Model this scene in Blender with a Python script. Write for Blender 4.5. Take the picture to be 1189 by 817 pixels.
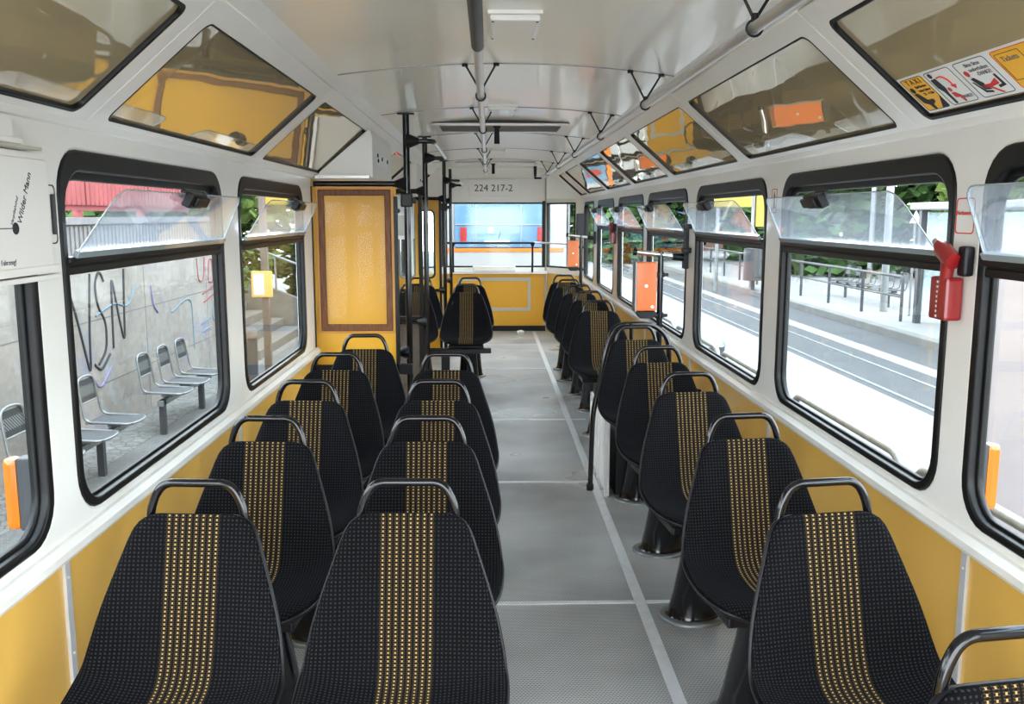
import bpy, bmesh, math, random
from mathutils import Vector, Matrix
random.seed(7)
PI = math.pi
for o in list(bpy.data.objects): bpy.data.objects.remove(o)
SC = bpy.context.scene
C = SC.collection

# ---------------- camera, world, exposure ----------------
cam = bpy.data.cameras.new('camera'); camo = bpy.data.objects.new('camera', cam); C.objects.link(camo)
SC.camera = camo
cam.sensor_width = 36.0; cam.lens = 1050.0 / 1189.0 * 36.0; cam.clip_start = 0.02; cam.clip_end = 500
YAW, PIT = math.radians(1.4835), math.radians(8.5841)
camo.location = (0, 0, 1.55); camo.rotation_euler = (PI/2 - PIT, 0, -YAW)

w = bpy.data.worlds.new('overcast_sky'); SC.world = w; w.use_nodes = True
nt = w.node_tree; nt.nodes.clear()
out = nt.nodes.new('ShaderNodeOutputWorld'); bg = nt.nodes.new('ShaderNodeBackground')
tc = nt.nodes.new('ShaderNodeTexCoord'); sx = nt.nodes.new('ShaderNodeSeparateXYZ'); cr = nt.nodes.new('ShaderNodeValToRGB')
nt.links.new(tc.outputs['Generated'], sx.inputs[0]); nt.links.new(sx.outputs['Z'], cr.inputs[0])
cr.color_ramp.elements[0].color = (0.90, 0.95, 1.0, 1); cr.color_ramp.elements[1].color = (0.72, 0.84, 1.0, 1)
nt.links.new(cr.outputs[0], bg.inputs[0]); nt.links.new(bg.outputs[0], out.inputs[0])
bg.inputs[1].default_value = 3.0
SC.view_settings.view_transform = 'Standard'; SC.view_settings.look = 'None'
SC.view_settings.gamma = 1.0; SC.view_settings.use_curve_mapping = False
SC.view_settings.exposure = 2.02
SC.cycles.max_bounces = 14; SC.cycles.diffuse_bounces = 8; SC.cycles.glossy_bounces = 5
SC.cycles.transparent_max_bounces = 24; SC.cycles.transmission_bounces = 8

# ---------------- materials ----------------
def mat(name, col, rough=0.5, metal=0.0, coat=0.0, spec=0.5, emis=None, es=0.0):
    m = bpy.data.materials.new(name); m.use_nodes = True
    b = m.node_tree.nodes['Principled BSDF']
    b.inputs['Base Color'].default_value = (*col, 1); b.inputs['Roughness'].default_value = rough
    b.inputs['Metallic'].default_value = metal; b.inputs['Coat Weight'].default_value = coat
    b.inputs['Coat Roughness'].default_value = 0.08
    b.inputs['Specular IOR Level'].default_value = spec
    if emis: b.inputs['Emission Color'].default_value = (*emis, 1); b.inputs['Emission Strength'].default_value = es
    return m
class N:
    """small node-building helper"""
    def __init__(s, m): s.m = m; s.t = m.node_tree; s.b = s.t.nodes.get('Principled BSDF')
    def n(s, typ, **kw):
        x = s.t.nodes.new(typ)
        for k, v in kw.items(): setattr(x, k, v)
        return x
    def l(s, a, b): s.t.links.new(a, b)
    def inp(s, x, i, v):
        if hasattr(v, 'links'): s.l(v, x.inputs[i])
        else: x.inputs[i].default_value = v
    def math(s, op, a, b=None, c=None):
        x = s.n('ShaderNodeMath', operation=op); s.inp(x, 0, a)
        if b is not None: s.inp(x, 1, b)
        if c is not None: s.inp(x, 2, c)
        return x.outputs[0]
    def mix(s, f, a, b):
        x = s.n('ShaderNodeMix', data_type='RGBA'); s.inp(x, 0, f)
        for i, v in ((6, a), (7, b)):
            if hasattr(v, 'links'): s.l(v, x.inputs[i])
            else: x.inputs[i].default_value = (*v, 1)
        return x.outputs[2]
    def noise(s, vec, scale, detail=3, rough=0.5):
        x = s.n('ShaderNodeTexNoise'); x.inputs['Scale'].default_value = scale; x.inputs['Detail'].default_value = detail
        x.inputs['Roughness'].default_value = rough; s.l(vec, x.inputs['Vector']); return x.outputs[0]
    def ramp(s, v, stops):
        x = s.n('ShaderNodeValToRGB'); s.l(v, x.inputs[0]); e = x.color_ramp.elements
        while len(e) < len(stops): e.new(0.5)
        for q, (p, c) in zip(e, stops): q.position = p; q.color = (*c, 1) if len(c) == 3 else c
        return x.outputs[0]
    def obj(s): return s.n('ShaderNodeTexCoord').outputs['Object']
    def xyz(s, vec):
        x = s.n('ShaderNodeSeparateXYZ'); s.l(vec, x.inputs[0]); return x.outputs
    def base(s, c): s.l(c, s.b.inputs['Base Color'])
    def bump(s, h, st=0.3, d=0.002):
        x = s.n('ShaderNodeBump'); x.inputs['Strength'].default_value = st; x.inputs['Distance'].default_value = d
        s.l(h, x.inputs['Height']); s.l(x.outputs[0], s.b.inputs['Normal'])

M = {}
def noisy(name, c1, c2, scale, rough, metal=0.0, coat=0.0, bump=0.0):
    m = mat(name, c1, rough, metal, coat); k = N(m); v = k.noise(k.obj(), scale, 4)
    k.base(k.ramp(v, [(0.3, c1), (0.7, c2)]))
    if bump: k.bump(v, bump, 0.003)
    return m
M['white'] = noisy('cream_white_paint', (0.78, 0.765, 0.72), (0.82, 0.805, 0.76), 3, 0.32, coat=0.25)
M['cove'] = noisy('warm_white_paint', (0.78, 0.76, 0.71), (0.82, 0.80, 0.75), 3, 0.4, coat=0.1)
M['ceil'] = noisy('ceiling_laminate', (0.80, 0.77, 0.70), (0.84, 0.81, 0.74), 1.6, 0.28, coat=0.3)
M['yellow'] = noisy('yellow_laminate', (0.66, 0.38, 0.075), (0.70, 0.41, 0.09), 2.2, 0.38, coat=0.15)
M['yellow_bright'] = noisy('bright_yellow_laminate', (0.66, 0.33, 0.010), (0.69, 0.35, 0.015), 2.2, 0.42, coat=0.0)
M['black'] = mat('black_enamel', (0.004, 0.004, 0.005), 0.13, 0.0, 0.0, spec=.45)
M['rubber'] = noisy('black_rubber', (0.004, 0.004, 0.004), (0.009, 0.009, 0.009), 9, 0.38); M['rubber'].node_tree.nodes['Principled BSDF'].inputs['Specular IOR Level'].default_value = .22
M['plastic'] = mat('black_plastic', (0.006, 0.006, 0.007), 0.38, 0, 0.0, spec=.25)
M['chrome'] = mat('brushed_steel_tube', (0.72, 0.72, 0.72), 0.28, 1.0)
M['seam'] = mat('dull_joint_strip', (0.22, 0.21, 0.20), 0.4, 0.3)
M['alu'] = noisy('aluminium_strip', (0.60, 0.60, 0.60), (0.70, 0.70, 0.70), 20, 0.36, 0.35)
M['galv'] = noisy('galvanised_steel', (0.168, 0.178, 0.178), (0.223, 0.228, 0.228), 12, 0.42, 0.6)
M['grey'] = mat('grey_trim', (0.45, 0.43, 0.36), 0.5)
M['orange'] = noisy('orange_paint', (0.58, 0.11, 0.006), (0.62, 0.125, 0.008), 5, 0.35, coat=0.3)
M['red'] = noisy('red_plastic', (0.24, 0.006, 0.008), (0.28, 0.01, 0.01), 8, 0.32, coat=0.3)
M['amber'] = mat('amber_lens', (0.45, 0.12, 0.004), 0.15, 0, 0.5)
M['wood'] = None
m = mat('dark_stained_wood', (0.13, 0.045, 0.015), 0.45, 0, 0.0, spec=.25); k = N(m); s = k.xyz(k.obj())
cmb = k.n('ShaderNodeCombineXYZ'); k.l(s[0], cmb.inputs[0]); k.l(k.math('MULTIPLY', s[2], 0.15), cmb.inputs[2])
k.base(k.ramp(k.noise(cmb.outputs[0], 60, 5), [(0.3, (0.09, 0.03, 0.011)), (0.7, (0.19, 0.07, 0.025))])); M['wood'] = m
M['white_sticker'] = mat('white_sticker', (0.80, 0.80, 0.77), 0.5)
M['yellow_sticker'] = mat('yellow_sticker', (0.90, 0.46, 0.02), 0.5)
M['ink'] = mat('black_ink', (0.015, 0.015, 0.02), 0.6)
M['grey_ink'] = mat('grey_ink', (0.13, 0.13, 0.15), 0.6)
M['red_ink'] = mat('red_ink', (0.65, 0.03, 0.02), 0.6)
M['tooth'] = mat('paper_white', (0.78, 0.77, 0.73), 0.6)
M['steelhead'] = mat('hammer_steel', (0.6, 0.58, 0.52), 0.3, 0.8)

def glassmat(name, tint, gloss, haze=0.0, hazecol=(0.8, 0.88, 0.95), grough=0.02):
    m = bpy.data.materials.new(name); m.use_nodes = True; t = m.node_tree; t.nodes.clear()
    k = N(m); o = k.n('ShaderNodeOutputMaterial'); tr = k.n('ShaderNodeBsdfTransparent'); tr.inputs[0].default_value = (*tint, 1)
    gl = k.n('ShaderNodeBsdfGlossy'); gl.inputs['Roughness'].default_value = grough; gl.inputs[0].default_value = (1, 1, 1, 1)
    fr = k.n('ShaderNodeFresnel'); fr.inputs[0].default_value = 1.45
    mx = k.n('ShaderNodeMixShader'); k.l(k.math('MULTIPLY', fr.outputs[0], gloss), mx.inputs[0])
    if haze:
        df = k.n('ShaderNodeBsdfTranslucent'); df.inputs[0].default_value = (*hazecol, 1)
        df2 = k.n('ShaderNodeBsdfDiffuse'); df2.inputs[0].default_value = (*hazecol, 1)
        dd = k.n('ShaderNodeMixShader'); dd.inputs[0].default_value = 0.5; k.l(df.outputs[0], dd.inputs[1]); k.l(df2.outputs[0], dd.inputs[2])
        m2 = k.n('ShaderNodeMixShader'); m2.inputs[0].default_value = haze
        k.l(tr.outputs[0], m2.inputs[1]); k.l(dd.outputs[0], m2.inputs[2]); k.l(m2.outputs[0], mx.inputs[1])
    else: k.l(tr.outputs[0], mx.inputs[1])
    k.l(gl.outputs[0], mx.inputs[2]); k.l(mx.outputs[0], o.inputs[0]); return m
M['glass'] = glassmat('window_glass', (0.88, 0.91, 0.90), 0.15)
M['acrylic'] = glassmat('scratched_vent_glass', (0.93, 0.96, 0.98), 0.45, 0.08)
M['edge'] = mat('bright_glass_edge', (0.30, 0.36, 0.38), 0.15, 0, 0.5)
M['shelterglass'] = glassmat('shelter_glass', (0.850, 0.930, 0.930), 0.8, 0.25)
M['coverglass'] = glassmat('cover_glass', (0.97, 0.97, 0.97), 0.12)

# bronze tinted gloss sheet of the cove panels
def tinted(name, base_c, refl, f):
    m = bpy.data.materials.new(name); m.use_nodes = True; t = m.node_tree; t.nodes.clear(); k = N(m)
    o = k.n('ShaderNodeOutputMaterial'); d = k.n('ShaderNodeBsdfDiffuse'); d.inputs[0].default_value = (*base_c, 1)
    g = k.n('ShaderNodeBsdfGlossy'); g.inputs[0].default_value = (*refl, 1); g.inputs['Roughness'].default_value = 0.015
    v = k.noise(k.obj(), 1.3, 2); b = k.n('ShaderNodeBump'); b.inputs['Strength'].default_value = 0.05; b.inputs['Distance'].default_value = 0.05
    k.l(v, b.inputs['Height']); k.l(b.outputs[0], g.inputs['Normal'])
    lw = k.n('ShaderNodeLayerWeight'); lw.inputs[0].default_value = f
    mx = k.n('ShaderNodeMixShader'); k.l(k.math('MAXIMUM', lw.outputs['Facing'], 0.38), mx.inputs[0])
    k.l(d.outputs[0], mx.inputs[1]); k.l(g.outputs[0], mx.inputs[2]); k.l(mx.outputs[0], o.inputs[0]); return m
M['tint'] = tinted('bronze_tinted_sheet', (0.60, 0.48, 0.28), (0.92, 0.89, 0.82), 0.40)

# upholstery: woven dots, a central band with yellow dotted columns
m = mat('moquette', (0.01, 0.01, 0.012), 0.95, spec=0.05); k = N(m)
uv = k.n('ShaderNodeUVMap'); s = k.xyz(uv.outputs[0]); u, v = s[0], s[1]
def cell(x, p, off=0.0):
    return k.math('ABSOLUTE', k.math('SUBTRACT', k.math('FRACT', k.math('ADD', k.math('DIVIDE', x, p), 100.0 + off)), 0.5))
def dots(pu, pv, hu, hv, ou=0.0, ov=0.0):
    return k.math('MULTIPLY', k.math('LESS_THAN', cell(u, pu, ou), hu), k.math('LESS_THAN', cell(v, pv, ov), hv))
side = dots(0.0095, 0.0092, 0.20, 0.20)
band = k.math('LESS_THAN', k.math('ABSOLUTE', u), 0.062)
yel = k.math('MULTIPLY', dots(0.0155, 0.0092, 0.115, 0.24, 0.0), band)
mid = k.math('MULTIPLY', dots(0.00775, 0.0046, 0.22, 0.28, 0.0), band)
c = k.mix(side, (0.0035, 0.0034, 0.004), (0.021, 0.0205, 0.022))
c = k.mix(band, c, (0.006, 0.005, 0.004))
c = k.mix(mid, c, (0.040, 0.028, 0.018))
c = k.mix(yel, c, (0.31, 0.20, 0.08)); k.base(c)
k.b.inputs['Sheen Weight'].default_value = 0.0; k.b.inputs['Sheen Roughness'].default_value = 0.4
M['fabric'] = m

# floor covering: studded grey rubber, worn and dusty
m = mat('studded_grey_flooring', (0.3, 0.3, 0.3), 0.4); k = N(m); ob = k.obj(); s = k.xyz(ob)
row = k.math('DIVIDE', s[1], 0.010); odd = k.math('MULTIPLY', k.math('FLOOR', k.math('MODULO', k.math('FLOOR', row), 2.0)), 0.5)
fx = k.math('ABSOLUTE', k.math('SUBTRACT', k.math('FRACT', k.math('ADD', k.math('DIVIDE', k.math('ADD', s[0], 10.0), 0.012), odd)), 0.5))
fy = k.math('ABSOLUTE', k.math('SUBTRACT', k.math('FRACT', row), 0.5))
r2 = k.math('ADD', k.math('MULTIPLY', fx, fx), k.math('MULTIPLY', k.math('MULTIPLY', fy, fy), 1.2))
hole = k.math('LESS_THAN', r2, 0.13)
big = k.noise(ob, 1.1, 3); sm = k.noise(ob, 7.0, 4)
wear = k.ramp(big, [(0.36, (0.26, 0.257, 0.25)), (0.64, (0.50, 0.495, 0.48))])
c = k.mix(k.math('MULTIPLY', hole, 0.75), wear, (0.06, 0.06, 0.058))
dust = k.ramp(sm, [(0.55, (0, 0, 0)), (0.85, (0.55, 0.55, 0.55))]); c = k.mix(dust, c, (0.30, 0.25, 0.20)); k.base(c)
k.l(k.ramp(big, [(0.3, (0.42,)*3), (0.7, (0.24,)*3)]), k.b.inputs['Roughness']); k.bump(k.math('SUBTRACT', 1.0, hole), 0.25, 0.0015)
M['floor'] = m

# outdoor materials
def speck(name, a, b, sc, sc2=2.0, rough=0.9):
    m = mat(name, a, rough); k = N(m); o = k.obj(); v = k.noise(o, sc, 5, 0.7); v2 = k.noise(o, sc2, 2)
    k.base(k.ramp(k.math('ADD', k.math('MULTIPLY', v, 0.6), k.math('MULTIPLY', v2, 0.4)), [(0.35, a), (0.65, b)])); return m
M['asphalt'] = speck('asphalt', (0.032, 0.032, 0.034), (0.053, 0.053, 0.054), 30)
M['pale_concrete'] = speck('pale_concrete', (0.156, 0.151, 0.143), (0.187, 0.182, 0.174), 4)
M['kerb'] = speck('kerb_stone', (0.097, 0.092, 0.084), (0.128, 0.122, 0.115), 6)
M['earth'] = speck('gritty_platform_edge', (0.085, 0.080, 0.075), (0.135, 0.130, 0.120), 20)
M['step'] = speck('stone_step', (0.109, 0.101, 0.088), (0.160, 0.147, 0.130), 8)
M['leaf'] = speck('green_leaves', (0.015, 0.046, 0.006), (0.042, 0.101, 0.017), 2.0)
M['leaf2'] = speck('yellow_green_leaves', (0.048, 0.088, 0.012), (0.104, 0.152, 0.024), 2.0)
M['bark'] = speck('bark', (0.08, 0.06, 0.045), (0.15, 0.11, 0.08), 10)
M['fence'] = speck('red_fence_boards', (0.132, 0.017, 0.016), (0.173, 0.028, 0.026), 6, rough=0.6)
M['boundary'] = speck('ribbed_concrete', (0.090, 0.090, 0.088), (0.135, 0.135, 0.131), 8)
M['sign_yellow'] = mat('sign_yellow', (0.221, 0.158, 0.005), 0.5)
M['brick'] = speck('reddish_facade', (0.140, 0.063, 0.042), (0.175, 0.091, 0.066), 3)
M['pink'] = speck('pale_pink_column', (0.193, 0.161, 0.158), (0.220, 0.189, 0.185), 3)
M['tramglass'] = mat('sky_reflection_blue', (0.080, 0.160, 0.256), 0.08, 0.0, 0.8)  # blue base colour stands in for the sky mirrored in the glass
M['trambody'] = mat('white_tram_paint', (0.252, 0.252, 0.252), 0.3, 0, 0.4)
M['dark'] = mat('dark_grey_metal', (0.045, 0.045, 0.05), 0.5, 0.3)
M['brown'] = speck('weathered_brown_metal', (0.06, 0.045, 0.035), (0.13, 0.10, 0.08), 8, rough=0.6)
M['spray_black'] = mat('black_spray_paint', (0.020, 0.020, 0.022), 0.8)
M['spray_red'] = mat('red_spray_paint', (0.225, 0.050, 0.050), 0.8)
M['spray_blue'] = mat('blue_spray_paint', (0.110, 0.175, 0.225), 0.8)
M['spray_violet'] = mat('violet_spray_paint', (0.165, 0.140, 0.250), 0.8)
m = mat('cobbles', (0.3, 0.3, 0.28), 0.9); k = N(m); vo = k.n('ShaderNodeTexVoronoi'); vo.feature = 'DISTANCE_TO_EDGE'; vo.inputs['Scale'].default_value = 9.0
k.l(k.obj(), vo.inputs['Vector']); nn = k.noise(k.obj(), 6.0, 3)
k.base(k.mix(k.ramp(vo.outputs['Distance'], [(0.0, (1, 1, 1)), (0.09, (0, 0, 0))]), k.ramp(nn, [(0.3, (0.13, 0.125, 0.115)), (0.7, (0.21, 0.20, 0.185))]), (0.08, 0.08, 0.07))); k.bump(vo.outputs['Distance'], 0.5, 0.02)
M['cobble'] = m
m = mat('painted_concrete_wall', (0.4, 0.37, 0.33), 0.9); k = N(m); ob = k.obj(); n1 = k.noise(ob, 1.2, 5, 0.65); n2 = k.noise(ob, 9, 4, 0.7)
c = k.ramp(k.math('ADD', k.math('MULTIPLY', n1, 0.6), k.math('MULTIPLY', n2, 0.4)), [(0.35, (0.17, 0.150, 0.130)), (0.62, (0.27, 0.243, 0.215))])
mp = k.n('ShaderNodeMapping'); mp.inputs['Location'].default_value = (3, 5, 1); k.l(ob, mp.inputs[0])
n3 = k.noise(mp.outputs[0], 1.5, 6, 0.72); c = k.mix(k.ramp(n3, [(0.56, (0, 0, 0)), (0.66, (0.75,)*3)]), c, (0.19, 0.185, 0.27))
mp = k.n('ShaderNodeMapping'); mp.inputs['Location'].default_value = (9, 2, 7); k.l(ob, mp.inputs[0])
n4 = k.noise(mp.outputs[0], 1.9, 6, 0.72); c = k.mix(k.ramp(n4, [(0.58, (0, 0, 0)), (0.68, (0.8,)*3)]), c, (0.27, 0.285, 0.285)); k.base(c)
M['graffiti'] = m

# ---------------- mesh helpers ----------------
def link(name, me, m=None, parent=None):
    o = bpy.data.objects.new(name, me); C.objects.link(o)
    if m is not None and me is not None:
        for x in (m if isinstance(m, (list, tuple)) else [m]): me.materials.append(M[x] if isinstance(x, str) else x)
    if parent: o.parent = parent
    return o
def thing(name, label, cat, loc=(0, 0, 0), rz=0.0, group=None):
    o = bpy.data.objects.new(name, None); C.objects.link(o); o.location = loc; o.rotation_euler = (0, 0, rz)
    o.empty_display_size = 0.1; return tag(o, label, cat, group)
def tag(o, label, cat, group=None, kind=None):
    o['label'] = label; o['category'] = cat
    if group: o['group'] = group
    if kind: o['kind'] = kind
    return o
def struct(o, label=None):
    o['kind'] = 'structure'
    if label: o['label'] = label
    return o
def copytree(o, parent=None):
    c = o.copy(); C.objects.link(c); c.parent = parent
    for ch in o.children: copytree(ch, c)
    return c

class MB:
    def __init__(s): s.v = []; s.f = []; s.sm = []
    def add(s, vs, fs, smooth=False):
        b = len(s.v); s.v += [tuple(x) for x in vs]; s.f += [tuple(i + b for i in f) for f in fs]; s.sm += [smooth] * len(fs); return s
    def box(s, x0, x1, y0, y1, z0, z1, mt=None):
        vs = [Vector((x, y, z)) for x in (x0, x1) for y in (y0, y1) for z in (z0, z1)]
        if mt: vs = [mt @ q for q in vs]
        return s.add(vs, [(0, 1, 3, 2), (4, 6, 7, 5), (0, 4, 5, 1), (2, 3, 7, 6), (0, 2, 6, 4), (1, 5, 7, 3)])
    def tube(s, pts, r, n=10, fillet=0.0, cap=True, closed=False, seg=6):
        P = [Vector(p) for p in pts]
        if fillet > 0 and len(P) > 2:
            Q = []
            rng = range(len(P)) if closed else range(1, len(P) - 1)
            if not closed: Q.append(P[0])
            for i in rng:
                a, b, c = P[i - 1], P[i], P[(i + 1) % len(P)]
                d1 = (a - b); d2 = (c - b); t = min(fillet, d1.length * 0.49, d2.length * 0.49)
                p1 = b + d1.normalized() * t; p2 = b + d2.normalized() * t
                for j in range(seg + 1):
                    q = j / seg; Q.append(p1 * (1 - q) ** 2 + b * 2 * q * (1 - q) + p2 * q * q)
            if not closed: Q.append(P[-1])
            P = Q
        m_ = len(P); rad = r if isinstance(r, (list, tuple)) else [r] * m_
        up = None; rings = []
        for i in range(m_):
            if closed: t = (P[(i + 1) % m_] - P[i - 1]).normalized()
            else: t = (P[min(i + 1, m_ - 1)] - P[max(i - 1, 0)]).normalized()
            if up is None:
                ref = Vector((0, 0, 1)) if abs(t.z) < 0.9 else Vector((0, 1, 0)); up = (ref - t * ref.dot(t)).normalized()
            else: up = (up - t * up.dot(t)).normalized()
            sd = t.cross(up); rings.append([P[i] + (up * math.cos(2*PI*j/n) + sd * math.sin(2*PI*j/n)) * rad[i] for j in range(n)])
        vs = [q for rg in rings for q in rg]; fs = []
        for i in range(m_ if closed else m_ - 1):
            a = i * n; b = ((i + 1) % m_) * n
            for j in range(n): fs.append((a + j, a + (j + 1) % n, b + (j + 1) % n, b + j))
        s.add(vs, fs, True)
        if cap and not closed:
            s.add(rings[0], [tuple(range(n - 1, -1, -1))]); s.add(rings[-1], [tuple(range(n))])
        return s
    def prism(s, poly, ex, a, b, mt=None):
        """poly 2D extruded from a to b; ex='x','y','z' is the extrusion axis"""
        def q(p, t):
            v = {'x': (t, p[0], p[1]), 'y': (p[0], t, p[1]), 'z': (p[0], p[1], t)}[ex]; v = Vector(v); return mt @ v if mt else v
        n = len(poly); vs = [q(p, a) for p in poly] + [q(p, b) for p in poly]
        fs = [tuple(range(n)), tuple(range(2*n - 1, n - 1, -1))] + [(i, n + i, n + (i + 1) % n, (i + 1) % n) for i in range(n)]
        return s.add(vs, fs)
    def mesh(s, name, bevel=0.0):
        me = bpy.data.meshes.new(name); me.from_pydata(s.v, [], s.f)
        me.polygons.foreach_set('use_smooth', s.sm)
        bm = bmesh.new(); bm.from_mesh(me); bmesh.ops.recalc_face_normals(bm, faces=bm.faces)
        if bevel:
            es = [e for e in bm.edges if len(e.link_faces) == 2 and e.calc_face_angle(0) > 0.6]
            bmesh.ops.bevel(bm, geom=es, offset=bevel, segments=2, affect='EDGES', profile=0.6, clamp_overlap=True)
        bm.to_mesh(me); bm.free(); return me
    def build(s, name, m, parent=None, bevel=0.0): return link(name, s.mesh(name, bevel), m, parent)

def rrect(x0, x1, y0, y1, r, n=7, rs=None):
    rs = rs or (r, r, r, r); P = []   # corners: lower-left, lower-right, upper-right, upper-left
    for (cx, cy, a0, rr) in ((x0, y0, PI, rs[0]), (x1, y0, 1.5*PI, rs[1]), (x1, y1, 0, rs[2]), (x0, y1, PI/2, rs[3])):
        ccx = cx + rr * (1 if cx == x0 else -1); ccy = cy + rr * (1 if cy == y0 else -1)
        for i in range(n): a = a0 + PI/2 * i / (n - 1); P.append((ccx + rr*math.cos(a), ccy + rr*math.sin(a)))
    return P
def rpoly(pts, r, n=6):
    P = [Vector(p) for p in pts]; Q = []; rr = r if isinstance(r, (list, tuple)) else [r]*len(P)
    for i in range(len(P)):
        a, b, c = P[i-1], P[i], P[(i+1) % len(P)]; d1, d2 = a-b, c-b; t = min(rr[i], d1.length*0.48, d2.length*0.48)
        if t < 1e-5: Q.append(tuple(b)); continue
        p1 = b + d1.normalized()*t; p2 = b + d2.normalized()*t
        for j in range(n): q = j/(n-1); w_ = p1*(1-q)**2 + b*2*q*(1-q) + p2*q*q; Q.append((w_.x, w_.y))
    return Q
def plate_mesh(name, outer, holes, th, mt, bevel=0.0):
    """flat plate with holes: outline in (u,v), thickness th along local w, placed by matrix mt"""
    cu = bpy.data.curves.new(name, 'CURVE'); cu.dimensions = '2D'; cu.fill_mode = 'BOTH'; cu.extrude = th/2 - bevel; cu.bevel_depth = bevel; cu.bevel_resolution = 1
    cu.offset = -bevel
    for pl in [outer] + holes:
        sp = cu.splines.new('POLY'); sp.points.add(len(pl) - 1); sp.use_cyclic_u = True
        for i, p in enumerate(pl): sp.points[i].co = (p[0], p[1], 0, 1)
    o = bpy.data.objects.new('tmp', cu); C.objects.link(o); dg = bpy.context.evaluated_depsgraph_get()
    me = bpy.data.meshes.new_from_object(o.evaluated_get(dg)); bpy.data.objects.remove(o); bpy.data.curves.remove(cu)
    me.materials.clear(); me.transform(mt); me.name = name
    bm = bmesh.new(); bm.from_mesh(me); bmesh.ops.remove_doubles(bm, verts=bm.verts, dist=1e-5); bmesh.ops.recalc_face_normals(bm, faces=bm.faces); bm.to_mesh(me); bm.free()
    return me
def text_mesh(txt, size, mt, align='CENTER', ex=0.0004, shear=0.0):
    cu = bpy.data.curves.new('t', 'FONT'); cu.body = txt; cu.size = size; cu.align_x = align; cu.align_y = 'CENTER'; cu.extrude = ex; cu.shear = shear
    o = bpy.data.objects.new('tmp', cu); C.objects.link(o); dg = bpy.context.evaluated_depsgraph_get()
    me = bpy.data.meshes.new_from_object(o.evaluated_get(dg)); bpy.data.objects.remove(o); bpy.data.curves.remove(cu)
    me.materials.clear(); me.transform(mt); return me
def basis(o, U, V, W=None):
    U = Vector(U).normalized(); V = Vector(V).normalized(); W = Vector(W).normalized() if W else U.cross(V)
    mt = Matrix.Identity(4)
    for i in range(3): mt[i][0], mt[i][1], mt[i][2], mt[i][3] = U[i], V[i], W[i], o[i]
    return mt
def join(mes, name):
    bm = bmesh.new()
    for q in mes: bm.from_mesh(q)
    me = bpy.data.meshes.new(name); bm.to_mesh(me); bm.free(); return me

# ---------------- dimensions of the saloon ----------------
XL, XR, XC = -1.04, 1.20, 0.08
YN, YE = -0.7, 12.2               # the car goes on a little behind the viewer
ZS, ZB, ZT, ZK = 0.72, 0.79, 1.71, 1.78   # sill edge, window bottom, window top, cove foot
MATL = basis((XL, 0, 0), (0, 1, 0), (0, 0, 1))     # u=Y v=Z, w=+X (into the car)
MATR = basis((XR, 0, 0), (0, 1, 0), (0, 0, 1), (-1, 0, 0))

# ---------------- large structure ----------------
fl = MB().box(XL-.05, XR+.05, YN, YE+.05, -0.06, 0.0).build('floor', 'floor'); struct(fl)
# side walls: white window band with rounded openings
WL = [(-0.62, 0.50), (0.70, 2.11), (2.25, 3.60), (3.84, 5.16)]
WLf = [(7.25, 8.45), (8.75, 9.95)]
WR = [(-0.62, 0.62), (0.80, 2.19), (2.33, 3.71), (3.92, 5.25), (5.48, 6.86), (7.04, 8.42), (8.70, 10.02)]
WRc = [(10.34, 11.42)]
def wallband(name, wins, y0, y1, mt, sgn):
    holes = [rrect(a, b, ZB, ZT, 0.11) for a, b in wins]
    me = plate_mesh(name, [(y0, ZS), (y1, ZS), (y1, ZK+.03), (y0, ZK+.03)], holes, 0.05, mt @ Matrix.Translation((0, 0, -0.025)), 0.012)
    o = link(name, me, 'white'); return struct(o)
wallband('wall_left', WL, YN, 5.42, MATL, 1)
wallband('wall_left_rear', WLf, 7.12, 10.2, MATL, 1)
wallband('wall_right', WR + WRc, YN, 11.62, MATR, -1)
# lower yellow lining, set back behind the sill ledge
struct(MB().box(XL-.055, XL-.016, YN, 5.42, 0.0, ZS+.01).build('wall_left_lower', 'yellow'))
struct(MB().box(XL-.055, XL-.016, 7.12, 10.2, 0.0, ZS+.01).build('wall_left_rear_lower', 'yellow_bright'))
struct(MB().box(XR+.016, XR+.055, YN, 11.62, 0.0, ZS+.01).build('wall_right_lower', 'yellow'))
# rounded ledge below the windows
for nm, x, sg, y0, y1 in (('trim_1', XL, 1, YN, 5.42), ('trim_2', XR, -1, YN, 11.6)):
    mb = MB(); prof = [(0, ZS-.005), (0.018, ZS), (0.026, ZS+.012), (0.026, ZS+.03), (0.012, ZS+.045), (0, ZS+.05)]
    mb.prism([(x + sg*(p[0]-.03 if p[0] == 0 else p[0]), p[1]) for p in prof], 'y', y0, y1); struct(mb.build(nm, 'white'))
# riveted aluminium cover strips on the yellow lining
n_ = 3
for x, sg, ys in ((XL, 1, (2.17, 3.76)), (XR, -1, (2.17, 3.80, 5.36, 6.95, 8.56))):
    for y in ys:
        mb = MB().box(min(x-sg*.018, x-sg*.008), max(x-sg*.018, x-sg*.008), y-.014, y+.014, 0.0, ZS-.006)
        for z in (0.66, 0.46, 0.26, 0.08): mb.tube([(x-sg*.010, y, z), (x-sg*.004, y, z)], 0.004, 8)
        struct(mb.build('trim_%d' % n_, 'alu', bevel=0.001)); n_ += 1
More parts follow.
